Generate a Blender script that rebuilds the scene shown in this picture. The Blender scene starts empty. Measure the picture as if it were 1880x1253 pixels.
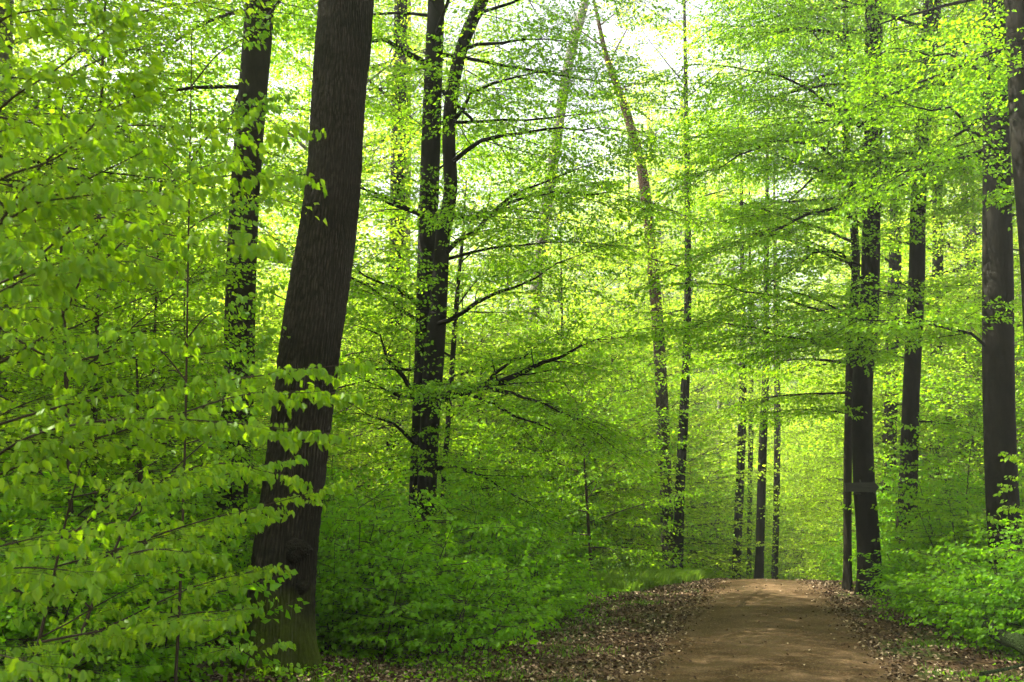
import bpy, math, random
import numpy as np
from mathutils import Vector, Matrix

# ------------------------------------------------------------------ camera, sky, sun, exposure
scene = bpy.context.scene
COL = scene.collection
CAM_H = 1.75
PITCH = math.radians(9.75)
F = 35.0 / 36.0 * 1880.0            # focal length in photo pixels

cam_data = bpy.data.cameras.new('camera')
cam = bpy.data.objects.new('camera', cam_data)
COL.objects.link(cam)
cam.location = (0, 0, CAM_H)
cam.rotation_euler = (math.radians(90) + PITCH, 0, 0)
cam_data.lens = 35.0
cam_data.sensor_width = 36.0
cam_data.clip_start = 0.1
cam_data.clip_end = 3000
cam_data.dof.use_dof = True
cam_data.dof.focus_distance = 13.0
cam_data.dof.aperture_fstop = 3.5
scene.camera = cam

SUN_AZ = math.radians(-78)          # clockwise from +Y (the view direction)
SUN_EL = math.radians(61)
world = bpy.data.worlds.new('World')
scene.world = world
world.use_nodes = True
wn = world.node_tree
wn.nodes.clear()
wo = wn.nodes.new('ShaderNodeOutputWorld')
wb = wn.nodes.new('ShaderNodeBackground')
ws = wn.nodes.new('ShaderNodeTexSky')
ws.sky_type = 'NISHITA'
ws.sun_disc = False
ws.sun_elevation = SUN_EL
ws.sun_rotation = SUN_AZ
ws.dust_density = 3.0
ws.air_density = 1.0
wb.inputs['Strength'].default_value = 0.075
# thin high cloud: the sky is mostly white
wbw = wn.nodes.new('ShaderNodeRGBToBW'); wmx = wn.nodes.new('ShaderNodeMix'); wmx.data_type = 'RGBA'
wmx.inputs['Factor'].default_value = .72
wwh = wn.nodes.new('ShaderNodeVectorMath'); wwh.operation = 'SCALE'; wwh.inputs[0].default_value = (1.12, 1.08, 1.0)
wn.links.new(ws.outputs[0], wbw.inputs[0]); wn.links.new(wbw.outputs[0], wwh.inputs['Scale'])
wn.links.new(ws.outputs[0], wmx.inputs['A']); wn.links.new(wwh.outputs[0], wmx.inputs['B'])
wn.links.new(wmx.outputs['Result'], wb.inputs['Color'])
wn.links.new(wb.outputs[0], wo.inputs['Surface'])

sd = bpy.data.lights.new('sun', 'SUN')
sd.energy = 5.0
sd.angle = math.radians(0.5)
sd.color = (1.0, 0.95, 0.86)
sun = bpy.data.objects.new('sun', sd)
COL.objects.link(sun)
sdir = Vector((math.sin(SUN_AZ) * math.cos(SUN_EL), math.cos(SUN_AZ) * math.cos(SUN_EL), math.sin(SUN_EL)))
sun.rotation_euler = sdir.to_track_quat('Z', 'Y').to_euler()
sun.location = sdir * 200

scene.view_settings.view_transform = 'Standard'
scene.view_settings.look = 'None'
scene.view_settings.exposure = 3.02
scene.view_settings.gamma = 1.0
scene.render.engine = 'CYCLES'
scene.cycles.max_bounces = 9
scene.cycles.diffuse_bounces = 7
scene.cycles.glossy_bounces = 2
scene.cycles.transmission_bounces = 7
scene.cycles.transparent_max_bounces = 8
scene.cycles.sample_clamp_indirect = 6.0
scene.cycles.use_denoising = True

# ------------------------------------------------------------------ helpers: geometry of the place
def ray_y(px, py, Y):
    """world point seen at photo pixel (px, py), on the vertical plane y = Y; and its depth"""
    v = (626.5 - py) / F
    t = Y / (math.cos(PITCH) - v * math.sin(PITCH))
    return np.array([(px - 940.0) / F * t, Y, CAM_H + t * (math.sin(PITCH) + v * math.cos(PITCH))]), t

PAZ = math.radians(13.9)
UX, UY = math.sin(PAZ), math.cos(PAZ)
def sv(x, y):
    return x * UX + y * UY, x * UY - y * UX      # along the track, across it (right positive)
V0 = 0.0
def softplus(t):
    return np.where(t > 20, t, np.log1p(np.exp(np.minimum(t, 20))))
def gz(x, y):
    x = np.asarray(x, float); y = np.asarray(y, float)
    s, v = sv(x, y)
    z = -0.085 * softplus((s - 24.5) / 2.0) * 2.0 + 0.045 * softplus((s - 75) / 6) * 6
    off = np.clip((np.abs(v) - 1.4) / 2.0, 0, 1)
    z = z + off * (0.05 * np.sin(x * 1.3 + 1) * np.cos(y * 0.9) + 0.03 * np.sin(x * 3.1 + y * 2.3))
    z = z + np.clip((v - 2.5) / 6, 0, 1) * 0.35 + np.clip((-v - 4) / 12, 0, 1) * 0.25
    tt = np.clip((s - 11) / 13, 0, 1); z = z + .26 * tt * tt * (3 - 2 * tt)
    z = z + 0.03 * np.clip(1 - np.abs(v) / 1.3, 0, 1)
    return z

# ------------------------------------------------------------------ materials
def new_mat(name):
    m = bpy.data.materials.new(name)
    m.use_nodes = True
    m.node_tree.nodes.clear()
    return m, m.node_tree.nodes, m.node_tree.links

def leaf_mat(name, c_lo, c_hi, t_lo, t_hi, mixfac=0.5, gloss=0.05):
    m, N, L = new_mat(name)
    out = N.new('ShaderNodeOutputMaterial')
    at = N.new('ShaderNodeAttribute'); at.attribute_name = 'rnd'
    oi = N.new('ShaderNodeObjectInfo')
    ad = N.new('ShaderNodeMath'); ad.operation = 'MULTIPLY_ADD'
    L.new(oi.outputs['Random'], ad.inputs[0]); ad.inputs[1].default_value = 0.35
    sc = N.new('ShaderNodeMath'); sc.operation = 'MULTIPLY'; sc.inputs[1].default_value = 0.65
    L.new(at.outputs['Fac'], sc.inputs[0]); L.new(sc.outputs[0], ad.inputs[2])
    def mixc(a, b):
        mx = N.new('ShaderNodeMix'); mx.data_type = 'RGBA'
        mx.inputs['A'].default_value = (*a, 1); mx.inputs['B'].default_value = (*b, 1)
        L.new(ad.outputs[0], mx.inputs['Factor'])
        return mx.outputs['Result']
    d = N.new('ShaderNodeBsdfDiffuse'); L.new(mixc(c_lo, c_hi), d.inputs['Color'])
    t = N.new('ShaderNodeBsdfTranslucent'); L.new(mixc(t_lo, t_hi), t.inputs['Color'])
    ms = N.new('ShaderNodeMixShader'); ms.inputs[0].default_value = mixfac
    L.new(d.outputs[0], ms.inputs[1]); L.new(t.outputs[0], ms.inputs[2])
    g = N.new('ShaderNodeBsdfGlossy'); g.inputs['Roughness'].default_value = 0.42
    g.inputs['Color'].default_value = (0.9, 0.95, 0.85, 1)
    m2 = N.new('ShaderNodeMixShader'); m2.inputs[0].default_value = gloss
    L.new(ms.outputs[0], m2.inputs[1]); L.new(g.outputs[0], m2.inputs[2])
    L.new(m2.outputs[0], out.inputs['Surface'])
    return m

def bark_mat(name, c1, c2, sxy=14.0, sz=3.0, bump=0.5, dist=0.02, moss=None, moss_h=1.2, upper=None, upper_h=6.0, furrow=False):
    m, N, L = new_mat(name)
    out = N.new('ShaderNodeOutputMaterial')
    tc = N.new('ShaderNodeTexCoord')
    mp = N.new('ShaderNodeMapping'); mp.inputs['Scale'].default_value = (sxy, sxy, sz)
    L.new(tc.outputs['Object'], mp.inputs['Vector'])
    n1 = N.new('ShaderNodeTexNoise'); n1.inputs['Scale'].default_value = 1.0; n1.inputs['Detail'].default_value = 6; n1.inputs['Roughness'].default_value = .6
    n1.inputs['Distortion'].default_value = 0.6
    L.new(mp.outputs[0], n1.inputs['Vector'])
    vo = N.new('ShaderNodeTexVoronoi'); vo.feature = 'DISTANCE_TO_EDGE'; vo.inputs['Scale'].default_value = 1.6
    L.new(mp.outputs[0], vo.inputs['Vector'])
    n2 = N.new('ShaderNodeTexNoise'); n2.inputs['Scale'].default_value = 1.7; n2.inputs['Detail'].default_value = 4
    L.new(tc.outputs['Object'], n2.inputs['Vector'])
    cr = N.new('ShaderNodeMapRange'); cr.inputs['From Min'].default_value = .33; cr.inputs['From Max'].default_value = .68
    L.new(n1.outputs['Fac'], cr.inputs['Value'])
    mx = N.new('ShaderNodeMix'); mx.data_type = 'RGBA'
    mx.inputs['A'].default_value = (*c1, 1); mx.inputs['B'].default_value = (*c2, 1)
    L.new(cr.outputs[0], mx.inputs['Factor'])
    cur = mx.outputs['Result']
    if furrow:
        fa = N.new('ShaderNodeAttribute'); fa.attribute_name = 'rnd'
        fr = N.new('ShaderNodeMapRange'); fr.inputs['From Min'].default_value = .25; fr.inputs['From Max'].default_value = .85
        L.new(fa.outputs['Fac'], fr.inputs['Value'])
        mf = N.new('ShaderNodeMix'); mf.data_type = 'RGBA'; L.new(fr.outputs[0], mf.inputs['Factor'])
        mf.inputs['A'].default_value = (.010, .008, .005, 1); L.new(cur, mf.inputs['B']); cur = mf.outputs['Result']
    # blotches (lichen and damp stains)
    m3 = N.new('ShaderNodeMix'); m3.data_type = 'RGBA'; m3.blend_type = 'MULTIPLY'
    r3 = N.new('ShaderNodeMapRange'); r3.inputs['From Min'].default_value = .42; r3.inputs['From Max'].default_value = .6
    r3.inputs['To Min'].default_value = 0; r3.inputs['To Max'].default_value = .8
    L.new(n2.outputs['Fac'], r3.inputs['Value']); L.new(r3.outputs[0], m3.inputs['Factor'])
    L.new(cur, m3.inputs['A']); m3.inputs['B'].default_value = (.55, .6, .45, 1)
    cur = m3.outputs['Result']
    sep = N.new('ShaderNodeSeparateXYZ'); L.new(tc.outputs['Object'], sep.inputs[0])
    if moss or upper:
        for colr, h, up in ((moss, moss_h, False), (upper, upper_h, True)):
            if not colr: continue
            rr = N.new('ShaderNodeMath'); rr.operation = 'MULTIPLY_ADD'
            L.new(n2.outputs['Fac'], rr.inputs[0]); rr.inputs[1].default_value = 2.2 if not up else 6.0
            L.new(sep.outputs['Z'], rr.inputs[2])
            ra = N.new('ShaderNodeMapRange')
            o = 1.1 if not up else 3.0
            ra.inputs['From Min'].default_value = h + o - (.45 if not up else 2); ra.inputs['From Max'].default_value = h + o + (.35 if not up else 2)
            ra.inputs['To Min'].default_value = 0 if up else 1; ra.inputs['To Max'].default_value = 1 if up else 0
            L.new(rr.outputs[0], ra.inputs['Value'])
            mm = N.new('ShaderNodeMix'); mm.data_type = 'RGBA'
            L.new(ra.outputs[0], mm.inputs['Factor']); L.new(cur, mm.inputs['A'])
            if up:
                mm.inputs['B'].default_value = (*colr, 1)
            else:
                n5 = N.new('ShaderNodeTexNoise'); n5.inputs['Scale'].default_value = 26; n5.inputs['Detail'].default_value = 4
                L.new(tc.outputs['Object'], n5.inputs['Vector'])
                m5 = N.new('ShaderNodeMix'); m5.data_type = 'RGBA'
                m5.inputs['A'].default_value = (*[c * .4 for c in colr], 1); m5.inputs['B'].default_value = (*[c * 1.5 for c in colr], 1)
                L.new(n5.outputs['Fac'], m5.inputs['Factor']); L.new(m5.outputs['Result'], mm.inputs['B'])
            cur = mm.outputs['Result']
    b = N.new('ShaderNodeBsdfPrincipled'); b.inputs['Roughness'].default_value = .85
    b.inputs['Specular IOR Level'].default_value = .08
    L.new(cur, b.inputs['Base Color'])
    hm = N.new('ShaderNodeMath'); hm.operation = 'MULTIPLY_ADD'
    ve = N.new('ShaderNodeMapRange'); ve.inputs['From Max'].default_value = .25
    L.new(vo.outputs['Distance'], ve.inputs['Value'])
    L.new(ve.outputs[0], hm.inputs[0]); hm.inputs[1].default_value = .5; L.new(n1.outputs['Fac'], hm.inputs[2])
    bp = N.new('ShaderNodeBump'); bp.inputs['Strength'].default_value = bump; bp.inputs['Distance'].default_value = dist
    L.new(hm.outputs[0], bp.inputs['Height']); L.new(bp.outputs[0], b.inputs['Normal'])
    L.new(b.outputs[0], out.inputs['Surface'])
    return m

M_NEAR = leaf_mat('spring_leaf_near', (.09, .21, .006), (.17, .30, .010), (.22, .50, .004), (.43, .62, .007), .5, .02)
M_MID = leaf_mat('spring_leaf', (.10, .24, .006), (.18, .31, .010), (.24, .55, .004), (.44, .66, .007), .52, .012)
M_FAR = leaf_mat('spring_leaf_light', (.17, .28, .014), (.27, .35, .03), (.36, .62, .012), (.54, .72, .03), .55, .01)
M_BUSH = leaf_mat('bush_leaf', (.09, .24, .006), (.16, .31, .008), (.20, .56, .003), (.38, .65, .006), .5, .012)
M_PINE = leaf_mat('pine_needles', (.045, .085, .035), (.08, .12, .055), (.05, .09, .03), (.08, .13, .04), .3, .04)
M_GRASS = leaf_mat('grass_blade', (.06, .15, .010), (.14, .23, .02), (.14, .32, .01), (.30, .44, .02), .45, .02)
M_BARK_OAK = bark_mat('furrowed_bark', (.016, .014, .009), (.048, .042, .030), 30, 8, .5, .01, moss=(.045, .062, .005), moss_h=.6, furrow=True)
M_BARK = bark_mat('beech_bark', (.013, .011, .006), (.027, .023, .014), 9, 4.0, .35, .012)
M_BARK_DK = bark_mat('dark_bark', (.0055, .005, .0025), (.013, .011, .006), 9, 4.0, .35, .012)
M_BARK_GREY = bark_mat('grey_bark', (.085, .078, .064), (.17, .155, .13), 10, 8.0, .4, .02)
M_BARK_PINE = bark_mat('pine_bark', (.03, .023, .017), (.07, .052, .038), 16, 5.0, .8, .03, upper=(.080, .042, .026), upper_h=9)
M_BURL = bark_mat('burl_bark', (.010, .009, .006), (.030, .025, .017), 26, 22, 1.0, .02)
M_TWIG = bark_mat('twig_bark', (.035, .026, .018), (.065, .048, .032), 30, 8, .2, .004)

# ------------------------------------------------------------------ object helpers
def tag(o, label=None, cat=None, group=None, kind=None):
    if label: o['label'] = label
    if cat: o['category'] = cat
    if group: o['group'] = group
    if kind: o['kind'] = kind
    return o

def empty(name, loc):
    o = bpy.data.objects.new(name, None)
    o.empty_display_size = .3
    COL.objects.link(o); o.location = tuple(float(c) for c in loc)
    return o

def mesh_obj(name, verts, faces_flat, fsize, mat, parent=None, smooth=False, rnd=None, loc=None):
    """faces of constant size fsize"""
    me = bpy.data.meshes.new(name)
    V = np.ascontiguousarray(verts, np.float32).reshape(-1, 3)
    Fc = np.ascontiguousarray(faces_flat, np.int32).ravel()
    nf = len(Fc) // fsize
    me.vertices.add(len(V)); me.vertices.foreach_set('co', V.ravel())
    me.loops.add(len(Fc)); me.loops.foreach_set('vertex_index', Fc)
    me.polygons.add(nf)
    me.polygons.foreach_set('loop_start', np.arange(0, len(Fc), fsize, dtype=np.int32))
    me.polygons.foreach_set('loop_total', np.full(nf, fsize, np.int32))
    if smooth:
        me.polygons.foreach_set('use_smooth', np.ones(nf, bool))
    if rnd is not None:
        a = me.attributes.new('rnd', 'FLOAT', 'FACE')
        a.data.foreach_set('value', np.ascontiguousarray(rnd, np.float32))
    me.update(calc_edges=True)
    me.materials.append(mat)
    o = bpy.data.objects.new(name, me)
    COL.objects.link(o)
    if parent is not None: o.parent = parent
    if loc is not None: o.location = tuple(loc)
    return o

def norm(a):
    return a / np.maximum(np.linalg.norm(a, axis=-1, keepdims=True), 1e-9)

def tube(pts, rad, n, cap=True, noise=0.0, rng=None, flare=None):
    """one ring tube along a polyline -> verts, quad faces"""
    pts = np.asarray(pts, float); rad = np.asarray(rad, float)
    k = len(pts)
    d = norm(np.gradient(pts, axis=0))
    ref = np.array([0, 1.0, 0]) if abs(d[0][1]) < .8 else np.array([1.0, 0, 0])
    u = norm(np.cross(d, ref)); w = np.cross(d, u)
    a = np.linspace(0, 2 * np.pi, n, endpoint=False)
    R = np.repeat(rad[:, None], n, 1)
    if noise and rng is not None:
        ph = rng.uniform(0, 6.28, 6)
        s = np.concatenate([[0], np.cumsum(np.linalg.norm(np.diff(pts, axis=0), axis=1))])[:, None]
        R = R * (1 + noise * (np.sin(2 * a[None] + ph[0] + s * .7) * .5 + np.sin(3 * a[None] + ph[1] - s * .5) * .4 + np.sin(5 * a[None] + ph[2] + s * 1.9) * .25))
    if flare is not None:
        fh, amt, ph = flare
        h = pts[:, 2:3] - pts[0, 2]
        lob = 1 + amt * np.exp(-np.maximum(h - .15, 0) / fh) * (0.55 + .30 * np.sin(4 * a[None] + ph) + .25 * np.sin(7 * a[None] + 2 * ph))
        R = R * lob
    V = pts[:, None] + R[..., None] * (np.cos(a)[None, :, None] * u[:, None] + np.sin(a)[None, :, None] * w[:, None])
    i = np.arange(k - 1)[:, None] * n; j = np.arange(n)[None]; j2 = (j + 1) % n
    Fq = np.stack([i + j, i + j2, i + n + j2, i + n + j], -1).reshape(-1, 4)
    return V.reshape(-1, 3), Fq

def merge(parts):
    vs, fs, o = [], [], 0
    for v, f in parts:
        vs.append(v); fs.append(f + o); o += len(v)
    return np.concatenate(vs), np.concatenate(fs)

def seg_prisms(p0, p1, r0, r1, n=3):
    d = norm(p1 - p0)
    ref = np.where(np.abs(d[:, 2:3]) < .9, np.array([[0, 0, 1.0]]), np.array([[1.0, 0, 0]]))
    u = norm(np.cross(d, ref)); w = np.cross(d, u)
    a = np.linspace(0, 2 * np.pi, n, endpoint=False)
    ring = np.cos(a)[None, :, None] * u[:, None] + np.sin(a)[None, :, None] * w[:, None]
    V = np.concatenate([p0[:, None] + ring * r0[:, None, None], p1[:, None] + ring * r1[:, None, None]], 1)
    b = (np.arange(len(p0)) * 2 * n)[:, None]
    j = np.arange(n)[None]; j2 = (j + 1) % n
    Fq = np.stack([b + j, b + j2, b + n + j2, b + n + j], -1).reshape(-1, 4)
    return V.reshape(-1, 3), Fq

# ------------------------------------------------------------------ leafy sprays (twig fans) used along every branch
def make_spray(seed, L, ntw, sp, size, flat, hang, tw_r=.003):
    """a fan of twigs in the local XY plane with alternate leaves.
    returns leaf P, T (tip dir), N (normal), S and twig segments"""
    r = np.random.default_rng(seed)
    P, T, S, SG = [], [], [], []
    def twig(o, d, ln, first):
        n = max(2, int(ln / sp)); side = 1 if r.random() < .5 else -1
        p = o.copy(); dd = d.copy(); seg0 = p.copy()
        for i in range(n):
            dd = norm(dd + r.normal(0, .07, 3) * [1, 1, .7] + [0, 0, -.025])
            p = p + dd * ln / n
            if i % 3 == 2 or i == n - 1:
                SG.append((seg0, p.copy(), tw_r * (1.1 - i / n * .5), tw_r * (.9 - i / n * .6))); seg0 = p.copy()
            if i / n < first: continue
            if r.random() < .08: continue
            side = -side
            ang = side * r.uniform(.6, 1.15)
            ld = np.array([dd[0] * math.cos(ang) - dd[1] * math.sin(ang), dd[0] * math.sin(ang) + dd[1] * math.cos(ang), 0])
            ld = norm(ld * (1 - hang) + np.array([0, 0, -1.0]) * hang + r.normal(0, .16 + .12 * hang, 3))
            P.append(p + r.normal(0, .004, 3)); T.append(ld); S.append(size * r.uniform(.45, 1.2))
        P.append(p.copy()); T.append(norm(dd * (1 - hang) + np.array([0, 0, -hang]))); S.append(size * .9)
    twig(np.zeros(3), np.array([1.0, 0, 0]), L, .25)
    sd = 1
    for k in range(ntw):
        t = (k + .6) / (ntw + .4); sd = -sd
        a = sd * r.uniform(.65, 1.0)
        ln = L * .62 * (1 - t * .75) * r.uniform(.75, 1.15)
        twig(np.array([t * L * .9, 0, -.025 * t * L]), np.array([math.cos(a), math.sin(a), r.normal(0, .1)]), ln, .12)
    P, T, S = np.array(P), np.array(T), np.array(S)
    up = np.array([0, 0, 1.0]) * flat + r.normal(0, 1, (len(P), 3)) * (1 - flat * .55)
    N = norm(np.cross(np.cross(T, up), T))
    sg = [np.array([s[i] for s in SG]) for i in range(4)]
    return dict(P=P, T=T, N=N, S=S, sg=sg)

SP_FAR = [make_spray(10 + i, 1.0, 5, .085, .085, .55, .25, .004) for i in range(4)]
SP_MID = [make_spray(20 + i, .85, 7, .052, .068, .6, .28, .0032) for i in range(5)]
SP_BUSH = [make_spray(30 + i, .55, 4, .056, .082, .5, .42, .0028) for i in range(4)]
SP_NEAR = [make_spray(40 + i, .42, 3, .037, .059, .15, .74, .0018) for i in range(6)]
SP_PINE = None

LEAF6 = np.array([[0, 0, 0], [.22, .27, .05], [.62, .33, .07], [1, 0, -.10], [.62, -.33, .07], [.22, -.27, .05]])
F6 = np.array([[0, 3, 2, 1], [0, 5, 4, 3]])
LEAF10 = np.array([[0, 0, 0], [.10, .17, .03], [.34, .34, .07], [.66, .28, .05], [.86, .12, -.02], [1.04, 0, -.14], [.86, -.12, -.02], [.66, -.28, .05], [.34, -.34, .07], [.10, -.17, .03]])
F10 = np.array([[0, 5, 4, 3, 2, 1], [0, 9, 8, 7, 6, 5]])
LEAF4 = np.array([[0, 0, 0], [.48, .36, .07], [1, 0, -.06], [.48, -.36, .07]])
F4 = np.array([[0, 2, 1], [0, 3, 2]])

class Plant:
    """collects the wood and leaves of one plant, in coordinates relative to its base"""
    def __init__(s, sprays, rng, scale=1.0, detail=6):
        s.sprays, s.rng, s.scale, s.detail = sprays, rng, scale, detail
        s.place = [[] for _ in sprays]; s.wood = []; s.segs = []
    def poly(s, pts, r0, r1, n=5):
        s.wood.append(tube(pts, np.linspace(r0, r1, len(pts)), n))
    def spray(s, p, d, sc=1.0, roll=.25):
        r = s.rng
        x = norm(np.asarray(d, float)); z = np.array([0, 0, 1.0])
        y = np.cross(z, x); ny = np.linalg.norm(y)
        y = y / ny if ny > .15 else norm(np.cross(np.array([math.cos(p[0] * 9), math.sin(p[1] * 9), 0.3]), x))
        zz = np.cross(x, y); a = r.normal(0, roll)
        y, zz = y * math.cos(a) + zz * math.sin(a), zz * math.cos(a) - y * math.sin(a)
        s.place[r.integers(len(s.sprays))].append((np.stack([x, y, zz], 1), np.asarray(p, float), sc * s.scale * r.uniform(.8, 1.15)))
    def branch(s, p, d, ln, r0, gap=.28, droop=.04, first=.15, wiggle=.08):
        """a side branch with sprays alternating on both sides and one at the tip"""
        r = s.rng; n = max(3, int(ln / .3)); pts = [np.array(p, float)]; dd = norm(np.array(d, float))
        for i in range(n):
            dd = norm(dd + r.normal(0, wiggle, 3) * [1, 1, .6] + [0, 0, -droop]); pts.append(pts[-1] + dd * ln / n)
        pts = np.array(pts); s.poly(pts, r0, .003, 4)
        side = 1; q = ln * first
        while q < ln:
            i = min(int(q / ln * n), n - 1); f = q / ln * n - i
            pos = pts[i] * (1 - f) + pts[i + 1] * f; dr = norm(pts[i + 1] - pts[i])
            a = side * r.uniform(.6, 1.0); side = -side
            sd_ = np.array([dr[0] * math.cos(a) - dr[1] * math.sin(a), dr[0] * math.sin(a) + dr[1] * math.cos(a), dr[2] * .6 + r.normal(0, .08)])
            s.spray(pos, sd_, .7 + .35 * (1 - q / ln))
            q += gap * r.uniform(.75, 1.25)
        s.spray(pts[-1], dd)
        return pts
    def limb(s, p, az, el, ln, r0, gap=.33, sgap=.24, droop=.05, bare=.15, pts=None, maxsub=2.2):
        """a main limb with side branches"""
        r = s.rng
        if pts is None:
            n = max(4, int(ln / .45)); pts = [np.array(p, float)]
            e = el
            for i in range(n):
                az += r.normal(0, .09); e += r.normal(0, .05) - droop * ln / n
                pts.append(pts[-1] + np.array([math.sin(az) * math.cos(e), math.cos(az) * math.cos(e), math.sin(e)]) * ln / n)
            pts = np.array(pts)
        else:
            pts = np.asarray(pts, float)
            seg = np.linalg.norm(np.diff(pts, axis=0), axis=1); ln = seg.sum()
            cs = np.concatenate([[0], np.cumsum(seg)]); m = max(4, int(ln / .4))
            pts = np.stack([np.interp(np.linspace(0, ln, m + 1), cs, pts[:, c]) for c in range(3)], 1)
            pts[1:-1] += r.normal(0, .03, (m - 1, 3))
        n = len(pts) - 1
        s.poly(pts, r0, max(.006, r0 * .12), 6)
        q = ln * bare; side = 1 if r.random() < .5 else -1
        while q < ln * .97:
            i = min(int(q / ln * n), n - 1); f = q / ln * n - i
            pos = pts[i] * (1 - f) + pts[i + 1] * f; dr = norm(pts[i + 1] - pts[i])
            a = side * r.uniform(.65, 1.15); side = -side
            bl = min(maxsub, (ln - q) * .55 + .45) * r.uniform(.7, 1.1)
            sd_ = np.array([dr[0] * math.cos(a) - dr[1] * math.sin(a), dr[0] * math.sin(a) + dr[1] * math.cos(a), dr[2] * .5 + r.normal(.03, .12)])
            s.branch(pos, sd_, bl, max(.006, r0 * .28 * (1 - q / ln * .6)), sgap)
            q += gap * r.uniform(.7, 1.3)
        s.branch(pts[-1], norm(pts[-1] - pts[-2]), min(1.0, ln * .3), .006, sgap, first=.05)
        return pts
    def leaves(s):
        P, T, N, S = [], [], [], []
        for sp, pl in zip(s.sprays, s.place):
            if not pl: continue
            R = np.array([a[0] for a in pl]); t = np.array([a[1] for a in pl]); sc = np.array([a[2] for a in pl])
            P.append((np.einsum('kij,nj->kni', R, sp['P']) * sc[:, None, None] + t[:, None]).reshape(-1, 3))
            T.append(np.einsum('kij,nj->kni', R, sp['T']).reshape(-1, 3))
            N.append(np.einsum('kij,nj->kni', R, sp['N']).reshape(-1, 3))
            S.append(np.repeat(sp['S'][None], len(pl), 0).ravel() * s.scale ** .5)
            a, b, r0, r1 = sp['sg']
            A = (np.einsum('kij,nj->kni', R, a) * sc[:, None, None] + t[:, None]).reshape(-1, 3)
            B = (np.einsum('kij,nj->kni', R, b) * sc[:, None, None] + t[:, None]).reshape(-1, 3)
            s.segs.append((A, B, np.tile(r0, len(pl)), np.tile(r1, len(pl))))
        return np.concatenate(P), np.concatenate(T), np.concatenate(N), np.concatenate(S)
    def build(s, root, leafmat, barkmat, twigs=True, names=('branches', 'crown')):
        P, T, N, S = s.leaves()
        B = np.cross(N, T)
        tpl, fc = (LEAF10, F10) if s.detail == 6 else (LEAF4, F4)
        # per leaf: bend and width vary
        r = s.rng; n = len(P)
        V = P[:, None] + S[:, None, None] * (tpl[None, :, 0:1] * T[:, None] + tpl[None, :, 1:2] * r.uniform(.8, 1.15, (n, 1, 1)) * B[:, None] + tpl[None, :, 2:3] * r.uniform(.2, 2.2, (n, 1, 1)) * N[:, None])
        k = len(tpl)
        Fc = (np.arange(n) * k)[:, None, None] + fc[None]
        rr = np.repeat(np.clip(r.normal(.5, .24 if s.detail == 4 else .34, n), 0, 1), 2)
        crown = mesh_obj(names[1], V.reshape(-1, 3), Fc.ravel(), fc.shape[1], leafmat, root, rnd=rr)
        w = list(s.wood)
        if twigs and s.segs:
            a = [np.concatenate([q[i] for q in s.segs]) for i in range(4)]
            w.append(seg_prisms(*a))
        v, f = merge(w)
        br = mesh_obj(names[0], v, f.ravel(), 4, barkmat, root, smooth=True)
        return br, crown, n

def catmull(c, m):
    c = np.asarray(c, float)
    e = np.vstack([2 * c[0] - c[1], c, 2 * c[-1] - c[-2]])
    out = []
    for i in range(1, len(e) - 2):
        for k in range(m):
            t = k / m
            out.append(.5 * ((2 * e[i]) + (-e[i - 1] + e[i + 1]) * t + (2 * e[i - 1] - 5 * e[i] + 4 * e[i + 1] - e[i + 2]) * t * t + (-e[i - 1] + 3 * e[i] - 3 * e[i + 1] + e[i + 2]) * t ** 3))
    out.append(e[-2])
    return np.array(out)

def photo_trunk(pix, Y, H, dY=0.0):
    """pix: (px, py, width_px) from low to high at distance Y.  Returns (base xyz, rows [x,y,z,r] relative to base)
    extended down into the ground and up to height H"""
    rows = []
    for px, py, w in pix:
        p, t = ray_y(px, py, Y); rows.append([*p, w / 2 * t / F])
    rows = np.array(rows)
    d = rows[1] - rows[0]
    z0 = gz(rows[0][0], rows[0][1]) - .15
    if rows[0][2] > z0 + .05:
        k = (rows[0][2] - z0) / d[2]
        b = rows[0] - d * k; b[3] = rows[0][3] * 1.04; rows = np.vstack([b, rows])
    top = rows[-1]
    if H > top[2]:
        d = (rows[-1] - rows[-2]) / (rows[-1][2] - rows[-2][2])
        nx = []
        for f in (.35, .7, 1.0):
            h = top[2] + (H - top[2]) * f
            q = top + d * (h - top[2]) * .6; q[2] = h; q[3] = max(.015, top[3] * (1 - f * .93)); nx.append(q)
        rows = np.vstack([rows, nx])
    base = rows[0][:3].copy(); base[2] += .15
    rows[:, :3] -= base
    return base, catmull(rows, 6)

def at_height(rows, h):
    return np.array([np.interp(h, rows[:, 2], rows[:, c]) for c in range(4)])

def trunk_mesh(root, rows, mat, n=20, flare=(.35, .5, 1.0), noise=.03, seed=0, name='trunk'):
    v, f = tube(rows[:, :3], rows[:, 3], n, noise=noise, rng=np.random.default_rng(seed), flare=flare)
    return mesh_obj(name, v, f.ravel(), 4, mat, root, smooth=True)

def auto_limbs(pl, rows, h0, h1, step, ln_lo, ln_hi, seed, az_bias=None, el=(.05, .8), gap=.38, sgap=.27, maxsub=2.2, ret=False):
    """limbs round a trunk between heights h0 and h1; az_bias = (direction, strength)"""
    r = np.random.default_rng(seed); h = h0; az = r.uniform(0, 6.28)
    while h < h1:
        t = (h - h0) / max(.1, (h1 - h0))
        q = at_height(rows, h)
        az += 2.4 + r.normal(0, .3)
        a = az
        if az_bias is not None and r.random() < az_bias[1]:
            a = az_bias[0] + r.normal(0, .55)
        prof = math.sin(math.pi * min(1, .25 + t * .72)) ** .8
        ln = (ln_lo + (ln_hi - ln_lo) * prof) * r.uniform(.75, 1.15)
        e = el[0] + (el[1] - el[0]) * t + r.normal(0, .12)
        pl.limb(q[:3], a, e, ln, min(q[3] * .45, .010 + ln * .0085), gap, sgap, maxsub=maxsub)
        h += step * r.uniform(.7, 1.3)

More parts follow.
